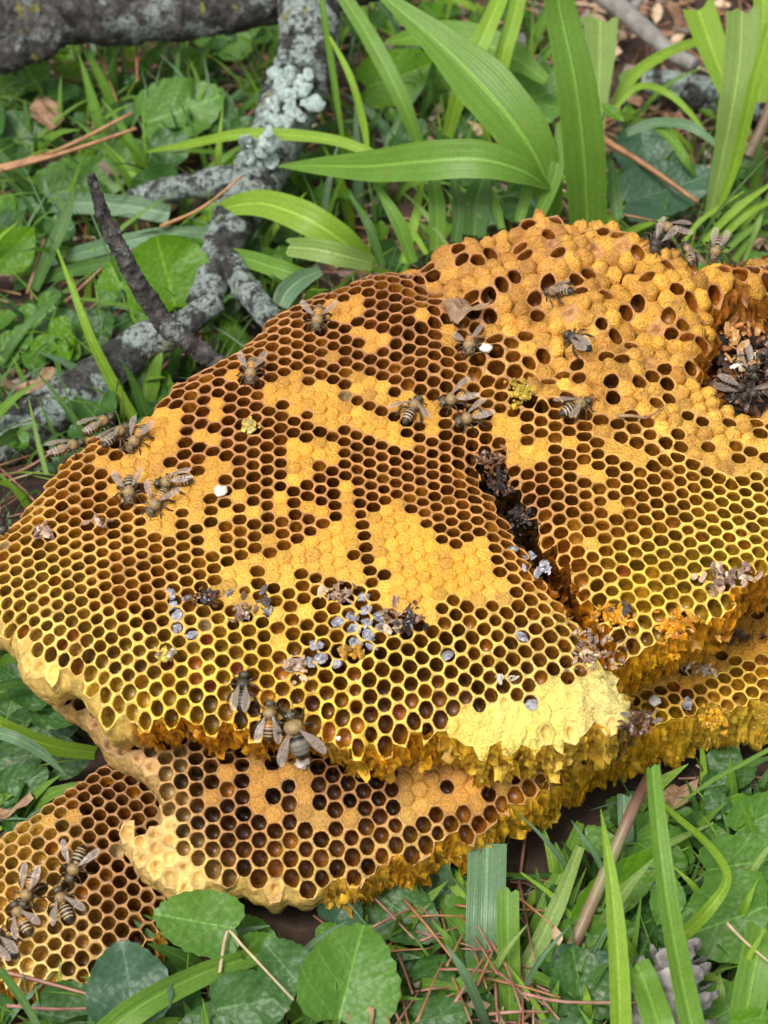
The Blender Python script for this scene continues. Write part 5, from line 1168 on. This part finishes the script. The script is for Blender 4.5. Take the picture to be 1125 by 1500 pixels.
leaf('dull blue-green violet leaf covering the front of the lowest slab', 190, 1448, 31.4, 120, 120, 100, 'v_blue', nrm=(0, -.55, .8))
leaf('large puckered violet leaf with toothed edge in the foreground', 510, 1440, 31.6, 150, 145, 75, 'v_mid', nrm=(.1, -.5, .85), cup=.2)
leaf('small violet leaf behind the large puckered one', 375, 1392, 33.2, 66, 52, 20, 'v_mid')
leaf('dark glossy violet leaf under the comb edge', 588, 1335, 35.2, 116, 88, -35, 'v_dark', nrm=(-.1, -.5, .85))
leaf('small folded pale violet leaf standing under the comb edge', 500, 1334, 35, 58, 66, 60, 'v_blue', cup=.5)
leaf('small round leaf below the folded pale one', 484, 1370, 34.2, 44, 36, 160, 'v_mid', kind='round')
leaf('violet leaf lying deep under the long striped blade', 360, 1470, 31.2, 120, 95, 10, 'v_dark')
leaf('violet leaf half hidden behind the large puckered one, low down', 420, 1420, 32, 90, 80, 130, 'v_dark')
leaf('big toothed leaf by the pine cone with straw lying on it', 1075, 1345, 34.2, 150, 125, 200, 'v_mid', nrm=(-.1, -.5, .85))
leaf('toothed leaf behind the big one by the pine cone', 1075, 1268, 36.2, 120, 84, 10, 'v_mid', nrm=(0, -.5, .85))
leaf('leaf tip reaching out from beyond the toothed leaves', 1112, 1200, 38.2, 110, 70, 30, 'v_mid')
leaf('bright oval leaf behind the pointed lime blade', 905, 1300, 35.5, 190, 66, 38, 'v_lime', kind='oval', nrm=(.1, -.6, .8), cup=.25, name='broad_leaf')
leaf('oval leaf with a pale frayed edge before the pink stem', 855, 1375, 34, 170, 64, 12, 'v_mid', kind='oval', cup=.3, name='broad_leaf')
leaf('dark leaf in the shade beside the thin lime blade', 850, 1450, 32, 110, 92, 100, 'v_dark')
leaf('dark glossy leaf low among the red needles', 850, 1420, 32.6, 80, 86, 260, 'v_blue')
leaf('small toothed leaf under the torn lower comb', 940, 1215, 38, 80, 46, 30, 'v_mid')
leaf('pale toothed leaf beside the glossy cut blade', 960, 1250, 37, 90, 60, 330, 'v_mid')
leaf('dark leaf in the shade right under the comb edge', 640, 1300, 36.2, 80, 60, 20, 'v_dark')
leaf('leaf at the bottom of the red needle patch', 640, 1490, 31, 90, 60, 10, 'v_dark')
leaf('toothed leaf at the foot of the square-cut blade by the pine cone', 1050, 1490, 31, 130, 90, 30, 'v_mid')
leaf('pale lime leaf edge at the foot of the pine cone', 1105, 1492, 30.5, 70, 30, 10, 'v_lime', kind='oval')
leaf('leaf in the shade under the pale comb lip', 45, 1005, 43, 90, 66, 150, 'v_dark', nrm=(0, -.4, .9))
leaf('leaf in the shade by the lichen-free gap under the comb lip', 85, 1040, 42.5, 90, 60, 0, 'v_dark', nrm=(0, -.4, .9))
leaf('large toothed violet leaf near the lichen branch with a brown crumb on it', 258, 165, 80, 130, 96, 20, 'v_mid', nrm=(0, -.6, .8))
leaf('round backlit violet leaf behind the bare twig', 245, 405, 65.5, 118, 128, 105, 'v_lime', kind='round', nrm=(.1, -.75, .6), cup=.1)
leaf('small backlit leaf on the other side of the bare twig', 170, 405, 66, 44, 62, 120, 'v_lime', kind='oval')
leaf('narrow leaf standing along the bare twig', 203, 455, 64.5, 100, 26, 110, 'v_lime', kind='oval')
leaf('bright lime leaf above the clover', 18, 365, 69, 86, 66, 45, 'v_lime', kind='oval', nrm=(.2, -.75, .6))
leaf('pale green toothed leaf behind the twig tip', 110, 275, 75.5, 150, 84, 20, 'v_mid', nrm=(0, -.6, .8))
leaf('violet leaf shaded between the pine needles', 190, 240, 77.5, 110, 70, 10, 'v_mid')
leaf('violet leaf under the top branch, half shaded', 330, 60, 90, 120, 90, 160, 'v_mid')
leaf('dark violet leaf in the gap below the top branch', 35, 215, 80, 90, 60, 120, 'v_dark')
leaf('toothed leaf by the dead leaf scraps', 40, 140, 85, 110, 70, 200, 'v_mid')
leaf('small leaf by the dead leaf scraps', 105, 160, 83.5, 66, 52, 10, 'v_mid')
leaf('bright leaf hanging under the top branch', 98, 68, 89, 60, 40, 100, 'v_lime')
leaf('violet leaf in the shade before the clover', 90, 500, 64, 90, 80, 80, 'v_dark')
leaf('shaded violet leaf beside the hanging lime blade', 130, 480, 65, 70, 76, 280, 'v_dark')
leaf('dark round leaf under the orange needle', 945, 222, 76, 84, 90, 100, 'v_blue', kind='round', nrm=(0, -.6, .8))
leaf('large dark leaf with a pale wood chip on it', 965, 282, 71.5, 150, 88, 20, 'v_blue', nrm=(0, -.45, .9))
leaf('shaded broad leaf behind the leaning blade', 790, 140, 79, 90, 90, 20, 'v_mid')
leaf('lime leaf lit from behind among thin blades', 575, 115, 83, 120, 80, 20, 'v_lime', nrm=(0, -.7, .7))
leaf('yellowish leaf near the upper edge beside grass stems', 655, 125, 84, 100, 60, 160, 'v_lime')
leaf('small bright leaf at the foot of the tall dark blade', 898, 165, 74, 40, 18, 320, 'v_lime', kind='oval')
r_ = np.random.default_rng(77)
for k in range(9):
    u, v = r_.uniform(860, 1130), r_.uniform(1150, 1330); yg = CAM_H / math.tan(PITCH + math.atan((v - 750) / FPX)) - r_.uniform(.3, 1.4)
    leaf('small leaf in the dense undergrowth below the torn lower comb', u, v, yg, r_.uniform(40, 80), r_.uniform(26, 56), r_.uniform(0, 360), r_.choice(['v_mid', 'v_dark', 'v_dark', 'v_lime']), kind=r_.choice(['heart', 'oval']), nrm=(r_.normal(0, .2), -.5, .85), group='undergrowth leaves below the comb')
for k in range(24):
    u, v = r_.uniform(640, 1130), r_.uniform(1230, 1500); yg = CAM_H / math.tan(PITCH + math.atan((v - 750) / FPX)) - .3; a = r_.uniform(-.9, .9); L = r_.uniform(70, 170); w = r_.uniform(7, 20)
    blade('narrow grass blade in the tangle below the torn lower comb', r_.choice(['g_mid', 'g_lime', 'g_dark', 'g_blue', 'g_pale']), [(u, v + 20, yg), (u + math.sin(a) * L * .5, v - L * .4, yg + .2), (u + math.sin(a) * L, v - L * .75, yg + .9)], [w * .8, w, w * .15], group='grass tangle below the comb')
for k, (u, v, L, W, a, mt) in enumerate([(30, 1150, 80, 60, 30, 'v_dark'), (20, 1110, 90, 50, 10, 'v_dark'), (70, 1070, 100, 70, 160, 'v_dark'), (15, 1030, 80, 60, 80, 'v_mid'), (100, 1120, 60, 40, 20, 'v_dark')]):
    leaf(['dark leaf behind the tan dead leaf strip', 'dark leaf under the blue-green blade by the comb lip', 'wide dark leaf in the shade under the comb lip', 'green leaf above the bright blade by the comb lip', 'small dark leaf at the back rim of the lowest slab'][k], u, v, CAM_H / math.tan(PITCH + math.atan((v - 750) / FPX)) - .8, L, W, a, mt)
# clover
def clover(label, u, v, y, s, mat='v_mid', kinds=3):
    p = aty(u, v, y); root = empty('clover', (p[0], p[1], -0.3)); tag(root, label, 'plant', 'clover and seedlings'); ro = np.array([p[0], p[1], -.3])
    sc = np.linalg.norm(p - np.array([0, 0, CAM_H])) / FPX; n = np.array([0, -.5, .86]); r_ = np.random.default_rng(int(u * v))
    for k in range(kinds):
        a = math.radians(90 + k * 360 / kinds + r_.uniform(-15, 15)); nn = n + r_.normal(0, .15, 3); nn /= np.linalg.norm(nn)
        d = np.array([math.cos(a), math.sin(a) * SP, math.sin(a) * CP]); d -= nn * (d @ nn); d /= np.linalg.norm(d); sd_ = np.cross(nn, d)
        V, F, UV = leaf_mesh(s * sc, s * .8 * sc, 'round', k + int(u), mat, .12)
        V = p + d * s * sc * .5 + V[:, :1] * d + V[:, 1:2] * sd_ + V[:, 2:] * nn
        build('leaflet', V - ro, F, M[mat], root, uv=UV)
    v_, f_, _ = tube(smooth_path([p, p * .7 + ro * .3 + np.array([.3, .1, 0]), ro], 6), .05, 5); build('stem', v_ - ro, f_, M['stalk'], root)
clover('small clover with three round leaflets above the thick lichen branch', 72, 462, 65, 36)
clover('second small clover growing by the bright lime leaf', 35, 475, 65, 34)
clover('lower clover with drooping leaflets above the thick lichen branch', 85, 500, 63, 40, 'v_lime')
clover('dark clover in the shade of the hanging lime blade', 30, 515, 63, 40)

# ------------------------------------------------------------------ branches
def branch_mesh(pts, rpx, nz=.14, nsc=.9, n=170, seg=44):
    P3 = np.array([aty(u, v, y) for u, v, y in pts]); P = smooth_path(P3, n)
    sc = np.linalg.norm(P - np.array([0, 0, CAM_H]), axis=1) / FPX
    R = np.interp(np.linspace(0, 1, n), np.linspace(0, 1, len(rpx)), rpx) * sc
    return tube(P, R, seg, True, nz, nsc)
def branch(label, mat, pts, rpx, parts=(), name='branch', cat='branch', **kw):
    v, f, _ = branch_mesh(pts, rpx, **kw); o = build(name, v, f, M[mat], origin=v.mean(0)); tag(o, label, cat)
    for nm, p2, r2 in parts:
        v2, f2, _ = branch_mesh(p2, r2, .18, 1.3, 70, 30); q = build(nm, v2, f2, M[mat], o, origin=v.mean(0)); q.location = (0, 0, 0)
    return o
br_top = branch('thick bark-covered branch lying along the upper edge above the leaves', 'bark2', [(-60, 22, 84), (60, 22, 84), (180, 22, 84), (300, 12, 84), (420, -12, 84.5), (560, -40, 85)], [42, 42, 40, 40, 40, 38], parts=[('side_stub', [(-30, 95, 82), (20, 78, 82), (60, 55, 82.5), (95, 30, 83)], [16, 24, 30, 28])], nz=.12)
br_v = branch('lichen-crusted branch running down behind the comb from the top branch', 'bark', [(452, -10, 83), (452, 60, 80), (438, 120, 78), (412, 185, 75.5), (385, 245, 73), (352, 310, 70), (326, 370, 67.2), (298, 445, 64.2)], [42, 42, 42, 41, 38, 34, 29, 24], parts=[('side_stub', [(328, 362, 67.5), (345, 400, 65.6), (368, 432, 64), (398, 468, 62)], [20, 20, 20, 17]), ('side_stub', [(188, 290, 73.5), (230, 282, 73.3), (290, 270, 73.3), (360, 262, 73.5)], [10, 17, 20, 22])])
br_l = branch('thick lichen-covered branch disappearing under the comb rim', 'bark', [(-60, 672, 57.5), (10, 645, 58.5), (80, 600, 59.5), (150, 550, 60.5), (205, 505, 61.5), (260, 480, 62), (320, 440, 63)], [36, 36, 35, 33, 30, 23, 16])
br_t = branch('bare upright twig with rough scaly bark leaning on the comb rim', 'bark3', [(330, 541, 56.8), (302, 520, 57.3), (270, 496, 57.5), (235, 466, 58), (212, 430, 58.3), (190, 395, 58.6), (165, 345, 59), (148, 305, 59.3), (133, 256, 59.6)], [12, 14, 15, 15, 13, 13, 12, 10, 6], name='twig', cat='twig', nz=.30, nsc=1.9, n=170, seg=24)
branch('smooth grey stick lying on the far mulch', 'stick', [(850, -30, 90), (900, 5, 88.5), (945, 45, 86.5), (985, 78, 85), (1018, 95, 84)], [15, 14, 13, 12, 10], name='stick', cat='stick', nz=.1, parts=[('side_stub', [(925, 15, 88), (940, -10, 89), (935, -35, 90)], [8, 7, 6])])
branch('dark mossy log end in the mulch behind the tall pale blade', 'bark', [(940, 118, 84), (1000, 130, 83.5), (1070, 145, 83), (1180, 165, 82)], [18, 22, 24, 24], name='log', cat='log', nz=.2)
branch('grey stick half buried beyond the tall dark blade', 'stick', [(720, 55, 91), (780, 62, 90.5), (850, 75, 89)], [10, 11, 9], name='stick', cat='stick')
branch('pink fleshy plant stem slanting through the foreground grass', 'pink', [(775, 1540, 31), (812, 1445, 32.7), (850, 1362, 34.1), (888, 1275, 35.8), (925, 1190, 37.4), (950, 1140, 39.6)], [10, 10, 10, 9, 9, 8], name='plant_shoot', cat='stem', nz=.06)
branch('purplish stem standing at the mulch edge beside the pale blade', 'pink', [(1095, 230, 76), (1115, 190, 77), (1135, 140, 78)], [8, 8, 7], name='plant_shoot', cat='stem', nz=.06)
# leafy lichen rosette on the vertical branch
r_ = np.random.default_rng(5)
for k in range(70):
    u, v = r_.normal(425, 20), r_.normal(140, 24)
    if k > 50: u, v = r_.normal(375, 14), r_.normal(225, 22)
    p = aty(u, v, 0.1 * (140 - v) * .38 + 75.2 if v < 190 else 71.8)
    d = np.array([0, -.72, .69]) + r_.normal(0, .25, 3); d /= np.linalg.norm(d); e1 = np.cross(d, r_.normal(0, 1, 3)); e1 /= np.linalg.norm(e1); e2 = np.cross(d, e1); s = r_.uniform(.28, .55)
    V = [p - d * .03]; m = 16
    for i in range(m):
        a = 2 * math.pi * i / m; rr = s * .8 * (1 + .16 * math.sin(2 * a + k) + .08 * math.sin(5 * a + 2 * k)); V.append(p + e1 * rr * math.cos(a) + e2 * rr * math.sin(a) * .75 + d * (.06 + .09 * math.sin(2 * a + k)))
    V = np.array(V); Vb = V - d * .05; F = [(0, 1 + i, 1 + (i + 1) % m) for i in range(m)] + [(m + 1, m + 2 + (i + 1) % m, m + 2 + i) for i in range(m)] + [(1 + i, m + 2 + i, m + 2 + (i + 1) % m, 1 + (i + 1) % m) for i in range(m)]
    og = np.array(br_v.location) / U; q = build('lichen_lobe', np.vstack([V, Vb]) - og, F, M['lichen'], br_v)

# ------------------------------------------------------------------ litter
def needle(label, mat, pts, w, group, name='pine_needle'):
    P = smooth_path(np.array([aty(*p) for p in pts]), 10); P[:, 2] = np.maximum(P[:, 2], .05); sc = np.linalg.norm(P[0] - np.array([0, 0, CAM_H])) / FPX
    v, f, _ = tube(P, np.linspace(w, w * .6, 10) * sc / 2, 5); o = build(name, v, f, M[mat], origin=P[0]); tag(o, label, 'pine needle', group)
GN = 'fallen pine needles'
needle('long orange pine needle crossing the leaves below the top branch', 'needle', [(-30, 252, 75), (80, 222, 75.3), (195, 165, 76.3)], 8, GN)
needle('second long orange pine needle lying beside the first below the top branch', 'needle', [(-30, 258, 74.6), (90, 225, 74.8), (200, 188, 75)], 8, GN)
needle('short orange pine needle standing between leaf stems', 'needle', [(140, 62, 85), (155, 105, 83.5), (172, 150, 82)], 5, GN)
needle('upright orange pine needle under the top branch', 'needle', [(200, 55, 85), (201, 120, 82)], 5, GN)
needle('pine needle leaning across the two long ones', 'needle2', [(118, 240, 78), (130, 200, 79), (143, 168, 80)], 4, GN)
needle('orange pine needle lying against the lichen branch', 'needle', [(235, 332, 69), (295, 305, 69.2), (355, 258, 70)], 6, GN)
needle('reddish pine needle behind the bare twig', 'needle2', [(40, 430, 68), (65, 350, 70)], 6, GN)
needle('reddish pine needle by the small backlit leaf', 'needle2', [(95, 443, 66), (150, 392, 67)], 5, GN)
needle('thick orange double needle behind the domed comb end', 'needle', [(882, 203, 74), (950, 245, 72), (1022, 296, 70)], 11, GN)
needle('thin orange needle behind the comb rim by the amber bee', 'needle', [(885, 310, 66.5), (950, 322, 66.5), (1010, 340, 66.5)], 4, GN)
needle('pink pine needle lying over the front of the lowest slab', 'needle2', [(-20, 1418, 32.5), (40, 1432, 32.2), (150, 1462, 31.4)], 8, GN)
needle('second pink pine needle over the front of the lowest slab', 'needle2', [(10, 1473, 30.8), (80, 1478, 30.8), (152, 1476, 31)], 6, GN)
needle('brown needle beside the thick lichen branch', 'needle2', [(-10, 705, 56.5), (40, 685, 56.5), (80, 660, 57)], 5, GN)
needle('second brown needle beside the thick lichen branch', 'straw', [(0, 708, 56), (58, 690, 56)], 3, GN)
r_ = np.random.default_rng(21)
for k in range(46):
    u, v = r_.uniform(560, 800), r_.uniform(1330, 1500); a = r_.choice([-.15, .1, .9, 1.3, -1.1]) + r_.normal(0, .2); L = r_.uniform(50, 130); yg = CAM_H / math.tan(PITCH + math.atan((v - 750) / FPX)) - r_.uniform(.3, 1.0)
    du, dv = L * math.cos(a) / 2, L * math.sin(a) / 2; dy = -dv / FPX * 90
    needle('reddish brown pine needle in the tangle under the comb edge', r_.choice(['needle', 'needle2']), [(u - du, v - dv, yg - dy), (u, v - 2, yg - .1), (u + du, v + dv, yg + dy)], r_.uniform(3.5, 6.5), 'tangle of pine needles')
needle('dry straw stalk lying over the violet leaves', 'straw', [(322, 1425, 32), (333, 1365, 33.2), (355, 1385, 32.6), (430, 1465, 30.8)], 6, None, 'straw_stalk')
needle('pale straw lying on the big toothed leaf by the pine cone', 'straw', [(1065, 1352, 33), (1090, 1378, 32.4), (1130, 1412, 31.6)], 6, None, 'straw_stalk')
needle('thin dark runner crossing the foreground litter', 'needle2', [(765, 1455, 31), (830, 1468, 30.8), (960, 1470, 30.6), (1020, 1490, 30)], 6, None, 'plant_runner')
def chip_mesh(seed):
    r_ = np.random.default_rng(seed); n = r_.integers(5, 8); a = np.sort(r_.uniform(0, 6.28, n)); rr = r_.uniform(.55, 1.1, n)
    top = np.stack([np.cos(a) * rr, np.sin(a) * rr * .5, .12 + r_.normal(0, .05, n)], 1); bot = top * np.array([.92, .92, 0]) - np.array([0, 0, .08])
    V = np.vstack([top, bot]); F = [tuple(range(n)), tuple(range(n, 2 * n))[::-1]] + [(i, i + n, (i + 1) % n + n, (i + 1) % n) for i in range(n)]
    return V, F
CH = [(mesh_data('wood_chip', *chip_mesh(i), M[mt], smooth=False)) for i, mt in enumerate(['chip', 'chip', 'chip2', 'chip3', 'chip', 'chip2', 'chip', 'chip3'])]
def chip(u, v, s, label, k=None, group='wood chips in the mulch', z=0.15):
    p = atz(u, v, z); o = add('wood_chip', CH[k if k is not None else random.randrange(8)], None, p); o.rotation_euler = (random.gauss(0, .35), random.gauss(0, .35), random.uniform(0, 6)); o.scale = (s, s, s); tag(o, label, 'wood chip', group); return o
for k in range(170):
    u, v = random.uniform(760, 1160), random.uniform(-25, 235)
    if k % 5 == 0: u, v = random.uniform(560, 900), random.uniform(-20, 110)
    chip(u, v, random.uniform(.35, 1.0), 'brown wood chip lying in the bare mulch behind the grass')
chip(160, 250, .75, 'grey weathered wood chip on the leaf behind the twig tip', 3, None, 1.6)
chip(95, 322, .7, 'pale wood chip caught on the dark blade behind the twig', 2, None, 1.5)
chip(325, 175, .5, 'orange wood crumb at the edge of the large toothed violet leaf', 5, None, 1.2)
chip(940, 0, .6, 'pale chip by the grey stick on the far mulch', 2, None)
chip(815, 1372, .45, 'pale wood crumb on the pink stem', 2, None, 1.6)
chip(445, 138, .5, 'orange bark crumb caught in the lichen rosette', 5, None, 4.2)
for (u, v, s) in ((80, 165, .8), (65, 180, .6), (30, 330, .5), (300, 110, .6), (470, 280, .5), (640, 165, .7), (700, 190, .6), (720, 150, .5), (900, 330, .4), (1005, 320, .5), (1075, 330, .5), (30, 560, .7), (20, 545, .6), (700, 1470, .5), (790, 1400, .4), (610, 1440, .4), (1100, 215, .7), (830, 205, .8), (860, 190, .6)):
    chip(u, v, s, 'wood chip scattered among the grass and leaf stems', None, 'wood chips among the grass', .6)
leaf_scrap('wood_flake', [(928, 300), (930, 275), (936, 272), (938, 282), (950, 284), (966, 292), (955, 306), (940, 303)], 3.0, 'chip2', 'pale splintered wood flake on the large dark leaf', 'wood chip', .2, .08)
leaf_scrap('dead_leaf', [(45, 150), (62, 138), (90, 150), (92, 176), (70, 186), (48, 178)], 1.6, 'dead', 'crumpled brown dead leaf among the violets', curl=.7)
leaf_scrap('dead_leaf', [(510, 1480), (530, 1470), (548, 1490), (545, 1520), (505, 1520)], 1.6, 'dead', 'brown dead leaf at the foot of the large puckered leaf', curl=.6)
leaf_scrap('dead_leaf', [(955, 1175), (985, 1148), (1022, 1150), (1015, 1172), (985, 1182)], 1.2, 'dead', 'reddish brown dead leaf under the torn lower comb', curl=.5)
leaf_scrap('dead_leaf', [(0, 1180), (40, 1165), (55, 1180), (10, 1200), (-20, 1205)], .8, 'dead', 'tan dead leaf strip behind the lowest slab', curl=.4)
leaf_scrap('dead_leaf', [(-10, 570), (40, 560), (80, 552), (82, 562), (45, 580), (-10, 590)], 1.2, 'dead', 'rolled dry leaf strip beside the clover', curl=.6)
# pine cone
pc = aty(985, 1455, 31.3); cone = empty('pine_cone', (pc[0], pc[1], 0)); tag(cone, 'weathered grey pine cone half hidden by blades in the foreground', 'pine cone')
co = np.array([pc[0], pc[1], 0.0]); ax = aty(1005, 1375, 33.0) - aty(960, 1530, 29.8); AL = np.linalg.norm(ax); ax = ax / AL; base = aty(960, 1530, 29.8)
e1 = np.cross(ax, [0, 0, 1.0]); e1 /= np.linalg.norm(e1); e2 = np.cross(e1, ax)
v_, f_, _ = tube([base + ax * AL * t for t in np.linspace(0, .95, 8)], [.9, 1.1, 1.15, 1.05, .9, .7, .45, .15], 10); build('core', v_ - co, f_, M['cone'], cone)
for k in range(40):
    t = k / 40; a = k * 2.39996; R = 1.15 * math.sin(math.pi * (.12 + .85 * t) ** .75) + .12; d = e1 * math.cos(a) + e2 * math.sin(a); c = base + ax * AL * t + d * R; sdv = np.cross(ax, d); s = .92 * (1 - .45 * t)
    vs = [(-.3, -.5, 0), (.3, -.5, 0), (.55, .1, .1), (.3, .5, .12), (0, .62, .15), (-.3, .5, .12), (-.55, .1, .1), (0, .15, .34), (0, -.5, -.25)]
    V = np.array([c + sdv * x * s + (ax * .75 + d * .45) * y * s + d * z * s for x, y, z in vs])
    F = [(0, 1, 7), (1, 2, 7), (2, 3, 7), (3, 4, 7), (4, 5, 7), (5, 6, 7), (6, 0, 7), (0, 8, 1), (1, 8, 2), (2, 8, 3), (3, 8, 4), (4, 8, 5), (5, 8, 6), (6, 8, 0)]
    build('cone_scale', V - co, F, M['cone'], cone, smooth=False)

# ------------------------------------------------------------------ the mass of grass, small leaves and litter
def under_comb(x, y, m=0.0):
    q = np.array([[x, y]])
    return any(S.sd(q)[0] > m for S in (S_MAIN, S_LOW, S_THIRD))
pts_r = rng.uniform([-46, 22], [46, 118], (19000, 2))
pts_r = np.vstack([pts_r, rng.uniform([-20, 24], [20, 47], (5200, 2))])
cov = np.zeros(len(pts_r), bool)
for S in (S_MAIN, S_LOW, S_THIRD): cov |= S.sd(pts_r) > -0.35
for S in (S_MAIN, S_LOW, S_THIRD): cov |= in_poly(pts_r, S.outline)
pts_r = pts_r[~cov]
pxr = topx(np.column_stack([pts_r, np.zeros(len(pts_r))]))
def green(u, v):
    """how grassy the ground is there: the far right is bare mulch"""
    return float(1 - .93 * sstep(760, 860, u) * sstep(275, 200, v) - .5 * sstep(560, 640, u) * sstep(90, 20, v) - .5 * sstep(540, 600, u) * sstep(830, 780, u) * sstep(1310, 1360, v))
gm = {k: MB() for k in ('g_mid', 'g_lime', 'g_dark', 'g_blue')}; lm_ = {k: MB() for k in ('v_mid', 'v_dark', 'v_lime')}; nm_ = {k: MB() for k in ('needle', 'needle2', 'straw')}; cm_ = {k: MB() for k in ('chip', 'chip2', 'chip3')}
cnt = 0
for (x, y), (u, v) in zip(pts_r, pxr):
    if not (-150 < u < 1275 and -200 < v < 1700): 
        if random.random() < .6: continue
    gden = green(u, v); z0 = ground_noise(x, y) - .5; q = random.random()
    front = y < 42
    if q < .48:
        if random.random() > gden: continue
        L = random.uniform(1.5, 5.0) * (.7 if front else 1.25); a = random.uniform(0, 6.28); le = random.uniform(.2, 1.0); w = random.choice([.08, .1, .13, .18, .25, .35, .55]) * random.uniform(.8, 1.2)
        P = np.array([[x + math.cos(a) * L * le * t ** 1.7, y + math.sin(a) * L * le * t ** 1.7, z0 + L * (t - .45 * le * t * t)] for t in np.linspace(0, 1, 6)])
        if front and P[:, 2].max() > 3.2: P[:, 2] = z0 + (P[:, 2] - z0) * .6
        V, F, UV = ribbon(P, w * np.array([.8, 1, 1, .8, .5, .05]), (math.cos(a + 2) * .5, -.5, .7), .3, 2); gm[random.choice(['g_mid', 'g_mid', 'g_lime', 'g_dark', 'g_dark', 'g_blue'])].put(V, F, uv=UV)
    elif q < .58:
        if random.random() > gden: continue
        s = random.uniform(.7, 2.4); n_ = np.array([random.gauss(0, .35), -.35 + random.gauss(0, .3), 1]); n_ /= np.linalg.norm(n_); a = random.uniform(0, 6.28); d = np.array([math.cos(a), math.sin(a), 0]); d -= n_ * (d @ n_); d /= np.linalg.norm(d); sd2 = np.cross(n_, d)
        V, F, UV = leaf_cached(random.choice(['heart', 'heart', 'round', 'oval']), cnt % 9, random.choice([.08, .2, .3])); V = V * np.array([s, s * random.uniform(.6, .95), s]); h = random.uniform(.3, 1.5 if front else 2.4)
        lm_[random.choice(['v_mid', 'v_dark', 'v_dark', 'v_dark', 'v_lime'] if not front else ['v_mid', 'v_dark', 'v_dark', 'v_dark'])].put(np.array([x, y, z0 + h]) + V[:, :1] * d + V[:, 1:2] * sd2 + V[:, 2:] * n_, F, uv=UV)
        v_, f_, uv_ = tube([np.array([x, y, z0 + h]), np.array([x + random.gauss(0, .3), y + random.gauss(0, .3), z0 - .2])], .04, 4, False); gm['g_mid'].put(v_, f_, uv=np.full((len(v_), 2), .3))
    elif q < .74:
        a = random.uniform(0, 6.28); L = random.uniform(1.2, 4.5); d = np.array([math.cos(a), math.sin(a), random.gauss(0, .15)]); p = np.array([x, y, z0 + random.uniform(.1, .8)])
        v_, f_, _ = tube([p - d * L / 2, p + np.array([0, 0, .15]), p + d * L / 2], random.uniform(.035, .07), 4, False); nm_[random.choice(['needle', 'needle2', 'needle2', 'straw'])].put(v_, f_)
    else:
        V, F = chip_mesh(random.randrange(40)); s = random.uniform(.15, .75); a = random.uniform(0, 6.28); R = np.array(Matrix.Rotation(a, 3, 'Z') @ Matrix.Rotation(random.gauss(0, .4), 3, 'X'))
        cm_[random.choice(['chip', 'chip', 'chip3', 'chip2'])].put((V * s) @ R.T + np.array([x, y, z0 + random.uniform(.05, .3)]), F)
    cnt += 1
for dct, nm, lab in ((gm, 'grass', 'thick undergrowth of short grass around the comb'), (lm_, 'ground_cover', 'low leafy ground cover between the grass'), (nm_, 'needle_litter', 'loose layer of fallen needles and straw on the soil'), (cm_, 'mulch', 'loose wood chip mulch on the soil')):
    al = list(dct); tot = MB()
    for i, k in enumerate(al):
        f = dct[k]
        if not f.n: continue
        tot.v += f.v; tot.f += [tuple(a + tot.n for a in q) for q in f.f]; tot.m += [i] * len(f.f); tot.uv += f.uv; tot.n += f.n
    o = tot.build(nm, [M[k] for k in al], smooth=(nm != 'mulch')); tag(o, lab, None, kind='stuff')
